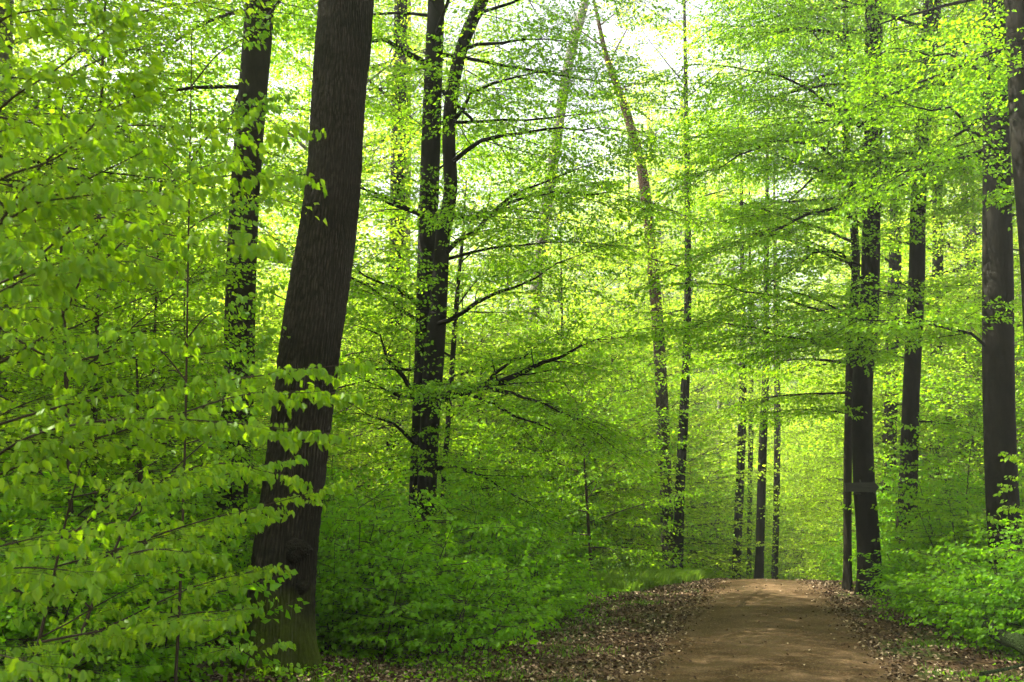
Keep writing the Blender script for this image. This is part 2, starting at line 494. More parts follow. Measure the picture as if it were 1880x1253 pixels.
# ------------------------------------------------------------------ the ground
def build_ground():
    # one sheet, finer near the camera
    xs = np.concatenate([np.linspace(-900, -62, 14), np.linspace(-60, -12.5, 50), np.linspace(-12, 16, 160), np.linspace(16.6, 70, 50), np.linspace(74, 900, 14)])
    ys = np.concatenate([np.linspace(-400, -12, 10), np.linspace(-10, 2, 16), np.linspace(2.3, 40, 200), np.linspace(40.8, 130, 90), np.linspace(135, 1200, 24)])
    X, Y = np.meshgrid(xs, ys)
    Z = gz(X, Y)
    V = np.stack([X, Y, Z], -1).reshape(-1, 3)
    nx = len(xs); i = np.arange(len(ys) - 1)[:, None] * nx; j = np.arange(nx - 1)[None]
    Fq = np.stack([i + j, i + j + 1, i + nx + j + 1, i + nx + j], -1).reshape(-1, 4)
    m, N, L = new_mat('forest_floor')
    out = N.new('ShaderNodeOutputMaterial'); b = N.new('ShaderNodeBsdfPrincipled'); b.inputs['Roughness'].default_value = .95; b.inputs['Specular IOR Level'].default_value = .05
    tc = N.new('ShaderNodeTexCoord')
    v1 = N.new('ShaderNodeTexVoronoi'); v1.inputs['Scale'].default_value = 16; L.new(tc.outputs['Object'], v1.inputs['Vector'])
    cr = N.new('ShaderNodeValToRGB')
    e = cr.color_ramp.elements
    e[0].position = 0; e[0].color = (.03, .018, .009, 1); e[1].position = 1; e[1].color = (.12, .075, .04, 1)
    x = e.new(.5); x.color = (.05, .03, .015, 1)
    L.new(v1.outputs['Color'], cr.inputs['Fac'])
    n1 = N.new('ShaderNodeTexNoise'); n1.inputs['Scale'].default_value = .55; n1.inputs['Detail'].default_value = 6; L.new(tc.outputs['Object'], n1.inputs['Vector'])
    mr = N.new('ShaderNodeMapRange'); mr.inputs['From Min'].default_value = .5; mr.inputs['From Max'].default_value = .62
    L.new(n1.outputs['Fac'], mr.inputs['Value'])
    mx = N.new('ShaderNodeMix'); mx.data_type = 'RGBA'; mx.inputs['B'].default_value = (.045, .085, .015, 1)
    ml = N.new('ShaderNodeMath'); ml.operation = 'MULTIPLY'; ml.inputs[1].default_value = .6; L.new(mr.outputs[0], ml.inputs[0])
    L.new(ml.outputs[0], mx.inputs['Factor']); L.new(cr.outputs[0], mx.inputs['A']); L.new(mx.outputs['Result'], b.inputs['Base Color'])
    bp = N.new('ShaderNodeBump'); bp.inputs['Strength'].default_value = .8; bp.inputs['Distance'].default_value = .03
    L.new(v1.outputs['Distance'], bp.inputs['Height']); L.new(bp.outputs[0], b.inputs['Normal'])
    L.new(b.outputs[0], out.inputs['Surface'])
    o = mesh_obj('forest_floor', V, Fq.ravel(), 4, m, smooth=True)
    tag(o, 'brown forest floor under the trees', kind='structure')
    # the track: its own sheet, with an uneven edge
    ss = np.linspace(-6, 90, 480); nv = 17
    r = np.random.default_rng(5)
    ph = r.uniform(0, 6.28, 8)
    el = 1.30 + .09 * np.sin(ss * .9 + ph[0]) + .06 * np.sin(ss * 2.7 + ph[1]) + .04 * np.sin(ss * 6.1 + ph[2])
    er = 1.28 + .08 * np.sin(ss * 1.1 + ph[3]) + .06 * np.sin(ss * 3.1 + ph[4]) + .04 * np.sin(ss * 7.1 + ph[5])
    tt = np.linspace(0, 1, nv)[None]
    wd = .30 * np.clip((22 - ss) / 12, 0, 1.3); el = el + wd * .9; er = er + wd * .9
    Vv = -el[:, None] + (el + er)[:, None] * tt
    S_ = np.repeat(ss[:, None], nv, 1)
    Xp = S_ * UX + Vv * UY; Yp = S_ * UY - Vv * UX
    rut = -.012 * np.exp(-((np.abs(Vv) - .68) / .2) ** 2)
    Zp = gz(Xp, Yp) + .03 + rut - .024 * (np.abs(tt - .5) * 2) ** 6
    V = np.stack([Xp, Yp, Zp], -1).reshape(-1, 3)
    i = np.arange(len(ss) - 1)[:, None] * nv; j = np.arange(nv - 1)[None]
    Fq = np.stack([i + j, i + j + 1, i + nv + j + 1, i + nv + j], -1).reshape(-1, 4)
    m, N, L = new_mat('gravel_track')
    out = N.new('ShaderNodeOutputMaterial'); b = N.new('ShaderNodeBsdfPrincipled'); b.inputs['Roughness'].default_value = .9; b.inputs['Specular IOR Level'].default_value = .04
    tc = N.new('ShaderNodeTexCoord')
    n1 = N.new('ShaderNodeTexNoise'); n1.inputs['Scale'].default_value = 45; n1.inputs['Detail'].default_value = 8; n1.inputs['Roughness'].default_value = .75
    n2 = N.new('ShaderNodeTexNoise'); n2.inputs['Scale'].default_value = 1.1; n2.inputs['Detail'].default_value = 5
    v1 = N.new('ShaderNodeTexVoronoi'); v1.inputs['Scale'].default_value = 60
    for n in (n1, n2, v1): L.new(tc.outputs['Object'], n.inputs['Vector'])
    cr = N.new('ShaderNodeValToRGB'); e = cr.color_ramp.elements
    e[0].position = .30; e[0].color = (.028, .018, .009, 1); e[1].position = .72; e[1].color = (.155, .098, .049, 1)
    L.new(n1.outputs['Fac'], cr.inputs['Fac'])
    mx = N.new('ShaderNodeMix'); mx.data_type = 'RGBA'; mx.blend_type = 'MULTIPLY'; mx.inputs['B'].default_value = (.62, .58, .5, 1)
    mr = N.new('ShaderNodeMapRange'); mr.inputs['From Min'].default_value = .4; mr.inputs['From Max'].default_value = .62
    L.new(n2.outputs['Fac'], mr.inputs['Value']); L.new(mr.outputs[0], mx.inputs['Factor']); L.new(cr.outputs[0], mx.inputs['A'])
    m2 = N.new('ShaderNodeMix'); m2.data_type = 'RGBA'; m2.inputs['B'].default_value = (.14, .095, .05, 1)
    lt = N.new('ShaderNodeMath'); lt.operation = 'GREATER_THAN'; lt.inputs[1].default_value = .88
    sx = N.new('ShaderNodeSeparateColor'); L.new(v1.outputs['Color'], sx.inputs[0]); L.new(sx.outputs[0], lt.inputs[0])
    L.new(lt.outputs[0], m2.inputs['Factor']); L.new(mx.outputs['Result'], m2.inputs['A'])
    L.new(m2.outputs['Result'], b.inputs['Base Color'])
    bp = N.new('ShaderNodeBump'); bp.inputs['Strength'].default_value = .6; bp.inputs['Distance'].default_value = .015
    L.new(n1.outputs['Fac'], bp.inputs['Height']); L.new(bp.outputs[0], b.inputs['Normal'])
    L.new(b.outputs[0], out.inputs['Surface'])
    o = mesh_obj('path', V, Fq.ravel(), 4, m, smooth=True)
    tag(o, 'brown earth and gravel track running away between the trees', kind='structure')
build_ground()

def scatter_ground(name, n, place, size, mat, label, seed, curl=True, tilt=.35, blade=False):
    r = np.random.default_rng(seed)
    x, y, s = place(r, n)
    z = gz(x, y)
    n = len(x)
    a = r.uniform(0, 6.28, n)
    if blade:
        h = size * r.uniform(.5, 1.2, n); w = .004 + .003 * r.random(n)
        lean = r.normal(0, .45, (n, 2)) * h[:, None]
        b0 = np.stack([x, y, z], -1); u = np.stack([np.cos(a), np.sin(a), 0 * a], -1) * w[:, None]
        mid = b0 + np.stack([lean[:, 0] * .35, lean[:, 1] * .35, h * .6], -1); tip = b0 + np.stack([lean[:, 0], lean[:, 1], h], -1)
        V = np.stack([b0 - u, b0 + u, mid + u * .8, tip, mid - u * .8], 1)
        Fc = (np.arange(n) * 5)[:, None] + np.array([[0, 1, 2, 3, 4]])
        o = mesh_obj(name, V.reshape(-1, 3), Fc.ravel(), 5, mat, rnd=np.clip(r.normal(.5, .25, n), 0, 1))
    else:
        T = norm(np.stack([np.cos(a), np.sin(a), r.normal(0, tilt, n)], -1))
        up = np.array([[0, 0, 1.0]]) + r.normal(0, tilt, (n, 3))
        N = norm(np.cross(np.cross(T, up), T)); B = np.cross(N, T)
        S = size * r.uniform(.6, 1.25, n) * s
        tpl = LEAF6
        V = np.stack([x, y, z + .008 + .02 * r.random(n)], -1)[:, None] + S[:, None, None] * (tpl[None, :, 0:1] * T[:, None] + tpl[None, :, 1:2] * B[:, None] + tpl[None, :, 2:3] * r.uniform(-1, 4, (n, 1, 1)) * N[:, None])
        Fc = (np.arange(n) * 6)[:, None, None] + F6[None]
        o = mesh_obj(name, V.reshape(-1, 3), Fc.ravel(), 4, mat, rnd=np.repeat(r.random(n), 2))
    tag(o, label, kind='stuff')
    return o

# dead leaves on both verges
m, N_, L_ = new_mat('dead_leaf')
_o = N_.new('ShaderNodeOutputMaterial'); _b = N_.new('ShaderNodeBsdfPrincipled'); _b.inputs['Roughness'].default_value = .7; _b.inputs['Specular IOR Level'].default_value = .12
_a = N_.new('ShaderNodeAttribute'); _a.attribute_name = 'rnd'
_c = N_.new('ShaderNodeValToRGB'); _e = _c.color_ramp.elements
_e[0].position = 0; _e[0].color = (.03, .018, .009, 1); _e[1].position = 1; _e[1].color = (.42, .32, .21, 1)
_x = _e.new(.45); _x.color = (.075, .045, .023, 1)
_x = _e.new(.8); _x.color = (.17, .115, .065, 1)
L_.new(_a.outputs['Fac'], _c.inputs['Fac']); L_.new(_c.outputs[0], _b.inputs['Base Color']); L_.new(_b.outputs[0], _o.inputs['Surface'])
M_DEAD = m

def litter_place(r, n):
    s = 7 + 26 * r.random(n) ** 1.3
    sideL = r.random(n) < .62
    wl = np.abs(r.normal(0, 1, n)); 
    v = np.where(sideL, -(1.05 + r.random(n) ** .8 * 4.2), 1.05 + r.random(n) ** .85 * 3.6)
    v = v + np.sign(v) * .27 * np.clip((22 - s) / 12, 0, 1.3)
    x = s * UX + v * UY; y = s * UY - v * UX
    return x, y, np.ones(n)
scatter_ground('leaf_litter', 62000, litter_place, .055, M_DEAD, 'dry brown fallen leaves covering both verges of the track', 3)
def litter_path(r, n):
    s = 7 + 20 * r.random(n); u = r.random(n)
    v = np.where(r.random(n) < .5, -1, 1) * (1.25 - np.abs(r.normal(0, .22, n)))
    v = v + np.sign(v) * .27 * np.clip((22 - s) / 12, 0, 1.3)
    v = np.where(r.random(n) < .06, r.uniform(-1, 1, n), v)
    x = s * UX + v * UY; y = s * UY - v * UX
    return x, y, np.ones(n) * .85
_lp = scatter_ground('scattered_leaves', 4200, litter_path, .05, M_DEAD, 'thin scatter of dead leaves along the edges of the track', 4)
_lp.location.z = .02
def floor_far(r, n):
    x = r.uniform(-9, 1.5, n); y = r.uniform(5, 17, n)
    s, v = sv(x, y); k = v < -4.5
    return x[k], y[k], np.ones(k.sum())
scatter_ground('leaf_litter', 26000, floor_far, .06, M_DEAD, 'dead leaves on the forest floor below the left thicket', 6)
# grass verge near the crest on the left, small tufts among the litter
def grass_place(r, n):
    s = r.uniform(20, 31, n); v = -(1.5 + np.abs(r.normal(0, 1, n)) * 1.3) - np.clip((24 - s) * .28, 0, 2)
    x = s * UX + v * UY; y = s * UY - v * UX
    return x, y, np.ones(n)
scatter_ground('grass', 24000, grass_place, .26, M_GRASS, 'bright green grass on the left verge near the crest', 7, blade=True)
def tuft_place(r, n):
    c = 130; cs = r.uniform(8.5, 24, c); cv = np.where(r.random(c) < .7, -r.uniform(1.9, 5.2, c), r.uniform(1.9, 4.0, c))
    k = r.integers(0, c, n); s = cs[k] + r.normal(0, .16, n); v = cv[k] + r.normal(0, .2, n)
    return s * UX + v * UY, s * UY - v * UX, np.ones(n)
scatter_ground('grass_tufts', 9000, tuft_place, .07, M_GRASS, 'small green grass tufts growing through the dead leaves', 8, blade=True)
def herb_place(r, n):
    c = 150; cs = r.uniform(9, 27, c); cv = np.where(r.random(c) < .6, -(2.9 + r.random(c) * 2.6), (1.9 + r.random(c) * 3.0))
    k = r.integers(0, c, n); s = cs[k] + r.normal(0, .22, n); v = cv[k] + r.normal(0, .25, n)
    return s * UX + v * UY, s * UY - v * UX, np.ones(n)
_h = scatter_ground('seedlings', 6500, herb_place, .05, M_BUSH, 'low green seedling leaves at the foot of the bushes', 9, tilt=.5)
_h.location.z = .06

def scatter_twigs():
    r = np.random.default_rng(12); n = 420
    x, y, _ = litter_place(r, n); a = r.uniform(0, 6.28, n); ln = r.uniform(.08, .38, n); z = gz(x, y) + .035
    d = np.stack([np.cos(a), np.sin(a), r.normal(0, .12, n)], -1); p = np.stack([x, y, z], -1)
    q = p + d * ln[:, None] * .55; e = q + (d + r.normal(0, .25, (n, 3)) * [1, 1, .2]) * ln[:, None] * .45
    w = r.uniform(.003, .008, n)
    v, f = merge([seg_prisms(p, q, w, w * .8, 5), seg_prisms(q, e, w * .8, w * .4, 5)])
    tag(mesh_obj('fallen_twigs', v, f.ravel(), 4, M_TWIG), 'small fallen twigs among the dead leaves', kind='stuff')
scatter_twigs()

# ------------------------------------------------------------------ main trees taken one by one
COUNT = {}
def tree(name, label, cat, pix, Y, H, bark, leaf, sprays, limbs, group=None, sides=18, flare=(.35, .5, 1), noise=.03, seed=1, scale=1.0,
         extra=None, detail=4, branchmat=None, trunkname='trunk'):
    base, rows = photo_trunk(pix, Y, H)
    root = empty(name, base); tag(root, label, cat, group)
    if sides == 48: furrowed_trunk(root, rows, bark)
    else: trunk_mesh(root, rows, bark, sides, flare, noise, seed, trunkname)
    pl = Plant(sprays, np.random.default_rng(seed + 100), scale, detail)
    for l in limbs:
        auto_limbs(pl, rows, *l[:5], seed=seed * 7 + int(l[0] * 10), **(l[5] if len(l) > 5 else {}))
    if extra: extra(pl, base, rows, root)
    br, cr, n = pl.build(root, leaf, branchmat or bark)
    COUNT[label] = n
    return root, base, rows

def pix_limb(pl, base, pts, r0, **k):
    """limb through photo pixels (px, py, Y)"""
    w = np.array([ray_y(a, b, c)[0] for a, b, c in pts]) - base
    return pl.limb(None, 0, 0, 0, r0, pts=w, **k)

LEFT, RIGHT = -math.pi / 2, math.pi / 2     # azimuths measured from the view direction, clockwise

def furrowed_trunk(root, rows, mat, seed=3):
    """bark ridges modelled into the mesh; 'rnd' holds the depth of the furrow"""
    g = np.random.default_rng(seed)
    H = rows[-1, 2]
    hs = np.concatenate([np.arange(rows[0, 2], 8.6, .028), np.linspace(8.7, H, 40)])
    P = np.stack([np.interp(hs, rows[:, 2], rows[:, c]) for c in range(4)], 1)
    n = 360; a = np.linspace(0, 2 * np.pi, n, endpoint=False)[None]; z = hs[:, None]
    def sm(fz, fa, fk=2.0):      # smooth periodic noise
        o = 0
        for k in range(7):
            m = g.integers(1, fa); w = g.normal(0, fz * fk)
            o = o + np.sin(m * a + w * z + g.uniform(0, 6.28)) / 2.6
        return o
    warp = sm(1.2, 6) * 1.5 + sm(5.0, 14) * .9
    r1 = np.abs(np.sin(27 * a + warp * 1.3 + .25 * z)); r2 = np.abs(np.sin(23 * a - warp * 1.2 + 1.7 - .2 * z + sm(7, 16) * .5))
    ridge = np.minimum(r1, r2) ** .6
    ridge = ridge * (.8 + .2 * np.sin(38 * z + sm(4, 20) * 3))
    big = sm(.6, 4) * .012
    fl = np.exp(-np.maximum(z - .1, 0) / .34)
    lob = 1 + fl * (.17 + .15 * np.sin(4 * a + 2.1) + .14 * np.sin(7 * a + .6))
    fade = np.clip((10 - z) / 2, .3, 1)
    R_ = (P[:, 3:4] * .985 + big) * lob + (ridge - .6) * .022 * fade
    d = norm(np.gradient(P[:, :3], axis=0)); u = norm(np.cross(d, np.array([0, 1.0, 0]))); w = np.cross(d, u)
    V = P[:, None, :3] + R_[..., None] * (np.cos(a)[..., None] * u[:, None] + np.sin(a)[..., None] * w[:, None])
    i = np.arange(len(hs) - 1)[:, None] * n; j = np.arange(n)[None]; j2 = (j + 1) % n
    f = np.stack([i + j, i + j2, i + n + j2, i + n + j], -1).reshape(-1, 4)
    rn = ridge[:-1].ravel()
    return mesh_obj('trunk', V.reshape(-1, 3), f.ravel(), 4, mat, root, smooth=True, rnd=rn)

# A - the big furrowed trunk in front
def a_extra(pl, base, rows, root):
    pass
def burl(root, c, r, mat, seed):
    g = np.random.default_rng(seed); n, k = 20, 12
    th = np.linspace(0, 2 * np.pi, n, endpoint=False); ph = np.linspace(.02, math.pi - .02, k)
    R = 1 + .12 * np.sin(3 * th[None] + 1) * np.sin(ph)[:, None] + .08 * g.normal(0, 1, (k, n))
    V = np.stack([r[0] * R * np.sin(ph)[:, None] * np.cos(th)[None], r[1] * R * np.cos(ph)[:, None] * np.ones((1, n)), r[2] * R * np.sin(ph)[:, None] * np.sin(th)[None]], -1)
    V[:, :, 1] *= -1
    ring = np.sin(ph)[:, None, None]
    V = V.reshape(-1, 3) + np.array(c)
    i = np.arange(k - 1)[:, None] * n; j = np.arange(n)[None]; j2 = (j + 1) % n
    f = np.stack([i + j, i + j2, i + n + j2, i + n + j], -1).reshape(-1, 4)
    return mesh_obj('burl', V, f.ravel(), 4, mat, root, smooth=True)
A_Y = 11.3
rA, bA, rowsA = tree('oak_tree', 'thick leaning trunk with furrowed bark, burl and mossy foot, nearest of all', 'tree',
     [(513, 1180, 122), (517, 1100, 120), (526, 1000, 117), (538, 900, 112), (549, 800, 109), (560, 720, 107), (570, 640, 107), (586, 530, 106), (603, 400, 102), (614, 300, 100), (625, 150, 100), (636, 0, 100)],
     A_Y, 24, M_BARK_OAK, M_MID, SP_MID, [(12.5, 23, .9, 2.0, 4.5)], sides=48, flare=(.30, .38, 2.2), noise=.02, seed=3)
for (px, py, rr) in ((545, 1010, (.13, .07, .13)), (556, 1078, (.07, .045, .08))):
    p, t = ray_y(px, py, A_Y - .33)
    burl(rA, p - bA, rr, M_BURL, int(px))

# B - straight dark trunk behind it
tree('beech_tree', 'straight dark trunk behind the big leaning trunk, to its left', 'tree',
     [(424, 950, 56), (432, 800, 56), (439, 690, 55), (440, 600, 55), (447, 400, 54), (462, 200, 52), (478, 0, 51)],
     16.6, 25, M_BARK, M_MID, SP_MID, [(8.5, 24, .55, 2.0, 4.5, dict(az_bias=(0, .5))), (3.0, 8, 1.9, .3, .6, dict(gap=.5))], seed=5)
# C - grey trunk on the left edge
tree('beech_tree', 'pale grey trunk cut by the left edge of the picture', 'tree',
     [(-18, 900, 50), (-13, 640, 50), (-8, 400, 49), (-3, 100, 48), (-1, 0, 48)], 14, 24, M_BARK_GREY, M_MID, SP_MID,
     [(6.5, 23, .6, 2.0, 4.5)], seed=6)

# D - twin-stemmed beech left of centre with long low limbs
def d_extra(pl, base, rows, root):
    Y = 18
    fork = [(784, 890, 36), (790, 760, 37), (797, 650, 38), (805, 560, 32), (813, 440, 27), (827, 350, 25), (824, 260, 24), (828, 190, 24), (842, 110, 23), (862, 50, 24), (890, -10, 22), (925, -120, 18)]
    rw = []
    for a, b, w in fork:
        p, t = ray_y(a, b, Y - .28); rw.append([*(p - base), w / 2 * t / F])
    g = rw[0].copy(); g[2] = -.1; g[3] *= 1.1; rw = catmull(np.vstack([g, rw]), 5)
    trunk_mesh(root, rw, M_BARK_DK, 16, (.3, .35, 3), .03, 8, 'second_stem')
    q = Y - .3
    pix_limb(pl, base, [(800, 735, q), (850, 722, q - .3), (880, 712, q - .6), (930, 697, q - 1), (990, 672, q - 1.4), (1040, 645, q - 1.8), (1100, 622, q - 2.2)], .085, gap=.4)
    pix_limb(pl, base, [(892, 708, q - .6), (905, 685, q - .7), (940, 665, q - .9), (985, 635, q - .6)], .04)
    pix_limb(pl, base, [(850, 722, q - .3), (905, 719, q - .9), (960, 730, q - 1.4), (1020, 752, q - 2), (1090, 790, q - 2.6)], .045)
    pix_limb(pl, base, [(870, 728, q - .2), (930, 752, q - .2), (990, 778, q - .2), (1070, 805, q - .4)], .035)
    pix_limb(pl, base, [(800, 862, q), (830, 853, q - .4), (870, 868, q - .8), (910, 890, q - 1.1), (960, 918, q - 1.4)], .045)
    pix_limb(pl, base, [(775, 735, q), (748, 725, q - .6), (700, 715, q - 1.2), (650, 690, q - 1.6)], .04)
    pix_limb(pl, base, [(760, 730, q), (735, 690, q - .2), (712, 655, q - .3), (690, 615, q - .5), (660, 600, q - .8)], .05)
    pix_limb(pl, base, [(765, 820, q), (735, 790, q - .4), (700, 765, q - .8), (650, 745, q - 1.2)], .04)
    pix_limb(pl, base, [(790, 600, q), (850, 570, q - .6), (900, 545, q - 1.2), (980, 510, q - 1.8), (1060, 470, q - 2.4)], .05)
    pix_limb(pl, base, [(815, 470, q), (860, 430, q - .3), (920, 370, q - .8), (1000, 330, q - 1.2), (1090, 300, q - 1.6)], .05)
    pix_limb(pl, base, [(820, 400, q), (880, 400, q - .6), (960, 360, q - 1.4), (1060, 358, q - 2.2), (1160, 362, q - 3.0)], .045)
    pix_limb(pl, base, [(828, 300, q), (880, 262, q - .5), (960, 240, q - 1.0), (1060, 235, q - 1.6), (1140, 240, q - 2.2)], .05)
    pix_limb(pl, base, [(826, 230, q), (870, 170, q - .5), (930, 140, q - .8), (1020, 130, q - 1.2)], .05)
    pix_limb(pl, base, [(842, 95, q), (880, 82, q - .3), (960, 78, q - .6), (1040, 76, q - 1.0)], .045)
    pix_limb(pl, base, [(862, 40, q), (910, 10, q - .3), (990, -20, q - .6), (1060, -30, q - 1.0)], .045)
    pix_limb(pl, base, [(782, 118, Y), (745, 95, Y - .2), (715, 78, Y - .4), (670, 74, Y - .6), (620, 70, Y - .8)], .075, bare=.35)
    pix_limb(pl, base, [(770, 560, Y), (720, 530, Y - .5), (680, 515, Y - 1), (640, 480, Y - 1.5)], .045)
    pix_limb(pl, base, [(785, 400, Y), (740, 380, Y - .5), (690, 370, Y - 1), (650, 330, Y - 1.5)], .045)
tree('beech_tree', 'black twin-stemmed tree with long low limbs spreading right, behind the green bushes', 'tree',
     [(769, 900, 36), (773, 800, 36), (778, 650, 35), (783, 500, 35), (790, 300, 35), (797, 100, 33), (801, 0, 31)],
     18.3, 24, M_BARK_DK, M_MID, SP_MID, [(9, 23, .46, 2.2, 4.8, dict(az_bias=(1.0, .4))), (3, 9, 1.0, 1.5, 3.2, dict(az_bias=(-.9, .6)))], seed=8, extra=d_extra)
# thin stem right of D
tree('beech_sapling', 'thin dark stem rising just right of the twin-stemmed tree', 'tree',
     [(815, 880, 9), (828, 700, 10), (838, 560, 9), (845, 480, 7), (850, 430, 5)], 21, 9, M_BARK_DK, M_MID, SP_MID,
     [(1.5, 8.5, .45, .5, 1.8)], sides=8, seed=9)
# E - dark trunk behind D and pale neighbour
tree('beech_tree', 'dark ivy-flecked trunk seen between the big leaning trunk and the twin stems', 'tree',
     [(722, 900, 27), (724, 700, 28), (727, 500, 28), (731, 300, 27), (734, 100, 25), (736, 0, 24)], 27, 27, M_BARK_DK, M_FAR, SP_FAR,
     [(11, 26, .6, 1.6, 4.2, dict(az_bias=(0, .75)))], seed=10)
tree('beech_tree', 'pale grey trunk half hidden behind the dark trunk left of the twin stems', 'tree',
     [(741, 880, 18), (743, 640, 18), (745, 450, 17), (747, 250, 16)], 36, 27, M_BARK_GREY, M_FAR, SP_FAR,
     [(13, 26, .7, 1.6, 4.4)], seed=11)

# pines
SP_NEEDLE = [make_spray(70 + i, .8, 6, .03, .075, .1, .0, .004) for i in range(2)]
def pine(label, pix, Y, H, h0, bark, seed, stubs=()):
    def ex(pl, base, rows, root):
        for (a, b, c, d) in stubs:
            p0 = ray_y(a, b, Y)[0] - base; p1 = ray_y(c, d, Y - .2)[0] - base
            mid = (p0 + p1) / 2 + [0, 0, .05]
            pl.poly(np.array([p0, mid, p1, p1 + (p1 - mid) * .5 + [0, 0, .15]]), .05, .008, 5)
    return tree('pine_tree', label, 'tree', pix, Y, H, bark, M_PINE, SP_NEEDLE, [(h0, H - .5, .8, 1.2, 3.0, dict(el=(.1, .9), gap=.9, sgap=.6))], seed=seed, extra=ex, sides=14, flare=(.3, .2, 1))
pine('slim reddish pine trunk curving up into a leaning top, right of centre', 
     [(1228, 1020, 24), (1222, 900, 24), (1216, 750, 23), (1208, 600, 22), (1199, 500, 21), (1190, 400, 20), (1178, 310, 19), (1160, 240, 17), (1143, 185, 15), (1128, 145, 13), (1112, 100, 10)], 33, 21.5, 15.5, M_BARK_PINE, 21,
     stubs=((1145, 160, 1190, 152), (1165, 200, 1195, 222), (1180, 262, 1202, 250), (1195, 520, 1212, 512), (1152, 165, 1118, 165)))
pine('pale pine trunk showing in pieces between the leaves left of the reddish pine',
     [(965, 900, 22), (975, 640, 22), (985, 520, 22), (1000, 400, 21), (1015, 300, 20), (1030, 200, 19), (1045, 110, 18), (1070, 20, 16)], 41, 26, 21, M_BARK_GREY, 22,
     stubs=((1046, 60, 1090, 20), (1020, 150, 1000, 135)))
pine('distant blue-green pine crown below the sky gap', [(1262, 760, 8), (1258, 450, 8), (1252, 200, 7)], 75, 34, 21, M_BARK_PINE, 23)
pine('distant pine top beside the white sky gap, leaning left', [(1190, 700, 8), (1196, 450, 8), (1190, 200, 7)], 80, 37, 24, M_BARK_PINE, 24)

# H, I - slim trunks along the left side of the track
def slim(label, pix, Y, H, seed, lim=(3.0, .6, 1.4, 3.6), bark=M_BARK_DK):
    return tree('beech_tree', label, 'tree', pix, Y, H, bark, M_FAR, SP_FAR, [(lim[0], H - .4, lim[1], lim[2], lim[3])], seed=seed, sides=12)
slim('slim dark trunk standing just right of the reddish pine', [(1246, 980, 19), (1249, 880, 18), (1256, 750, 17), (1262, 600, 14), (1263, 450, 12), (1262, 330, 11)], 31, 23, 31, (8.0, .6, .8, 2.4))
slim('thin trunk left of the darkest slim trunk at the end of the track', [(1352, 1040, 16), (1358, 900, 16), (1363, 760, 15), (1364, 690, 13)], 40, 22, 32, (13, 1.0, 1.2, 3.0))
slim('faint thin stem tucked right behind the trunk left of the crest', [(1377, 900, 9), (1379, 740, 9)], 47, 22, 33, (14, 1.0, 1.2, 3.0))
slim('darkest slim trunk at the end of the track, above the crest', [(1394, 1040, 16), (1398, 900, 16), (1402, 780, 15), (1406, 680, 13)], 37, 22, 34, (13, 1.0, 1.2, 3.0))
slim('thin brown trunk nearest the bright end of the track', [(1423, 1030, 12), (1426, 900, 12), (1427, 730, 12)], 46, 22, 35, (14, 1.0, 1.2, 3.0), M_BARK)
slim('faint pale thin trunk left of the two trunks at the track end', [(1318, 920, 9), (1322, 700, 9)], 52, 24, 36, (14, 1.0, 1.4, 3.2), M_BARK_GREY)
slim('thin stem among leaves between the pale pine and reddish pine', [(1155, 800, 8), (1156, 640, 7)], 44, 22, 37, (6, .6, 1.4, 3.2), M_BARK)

# J - the group right of the track
def over_track(ax=-1.15, k=.65):
    return dict(az_bias=(ax, k), el=(.12, .75))
def j_extra(pl, base, rows, root):
    Y = 19.5
    for pts, r in (
        ([(1590, 560, Y), (1540, 590, Y - .6), (1480, 560, Y - 1.2), (1400, 540, Y - 1.8), (1300, 520, Y - 2.4)], .04),
        ([(1590, 640, Y), (1540, 640, Y - .8), (1470, 625, Y - 1.6), (1380, 600, Y - 2.4), (1290, 590, Y - 3.0)], .035),
        ([(1597, 430, Y), (1540, 380, Y - .6), (1470, 400, Y - 1.2), (1380, 440, Y - 1.8), (1280, 470, Y - 2.2)], .045),
        ([(1597, 400, Y), (1540, 290, Y - .4), (1490, 260, Y - .9), (1420, 260, Y - 1.4), (1330, 300, Y - 1.9), (1270, 330, Y - 2.2)], .045),
        ([(1600, 250, Y), (1540, 200, Y - .4), (1470, 150, Y - .9), (1390, 130, Y - 1.4), (1310, 120, Y - 1.9)], .045),
        ([(1602, 130, Y), (1540, 60, Y - .4), (1480, 50, Y - .9), (1400, 60, Y - 1.4)], .04),
        ([(1590, 520, Y), (1545, 470, Y - .4), (1500, 460, Y - .8), (1440, 500, Y - 1.2), (1370, 560, Y - 1.6)], .03)):
        pix_limb(pl, base, pts, r, gap=.32)
rJ, bJ, rowsJ = tree('beech_tree', 'dark trunk with the wooden arrow board, leaning foot right of the track', 'tree',
     [(1597, 1050, 42), (1592, 960, 40), (1586, 880, 38), (1583, 780, 36), (1585, 690, 35), (1594, 600, 34), (1598, 500, 33), (1600, 400, 32), (1603, 250, 32), (1604, 100, 31), (1603, 0, 29)],
     19.5, 25, M_BARK_DK, M_MID, SP_MID, [(8, 24, .5, 2.2, 4.8, over_track()), (3.4, 8, 1.3, .8, 2.2, over_track())], seed=41, extra=j_extra)
tree('beech_tree', 'thin trunk forking high up, pressed against the left of the arrow-board trunk', 'tree',
     [(1556, 1040, 15), (1556, 900, 15), (1558, 780, 15), (1563, 620, 16), (1571, 500, 15), (1567, 410, 14), (1554, 300, 13), (1554, 150, 12), (1553, 60, 9)],
     20.6, 14.5, M_BARK, M_MID, SP_MID, [(4, 14, .6, 1.2, 3.2, over_track())], seed=42)
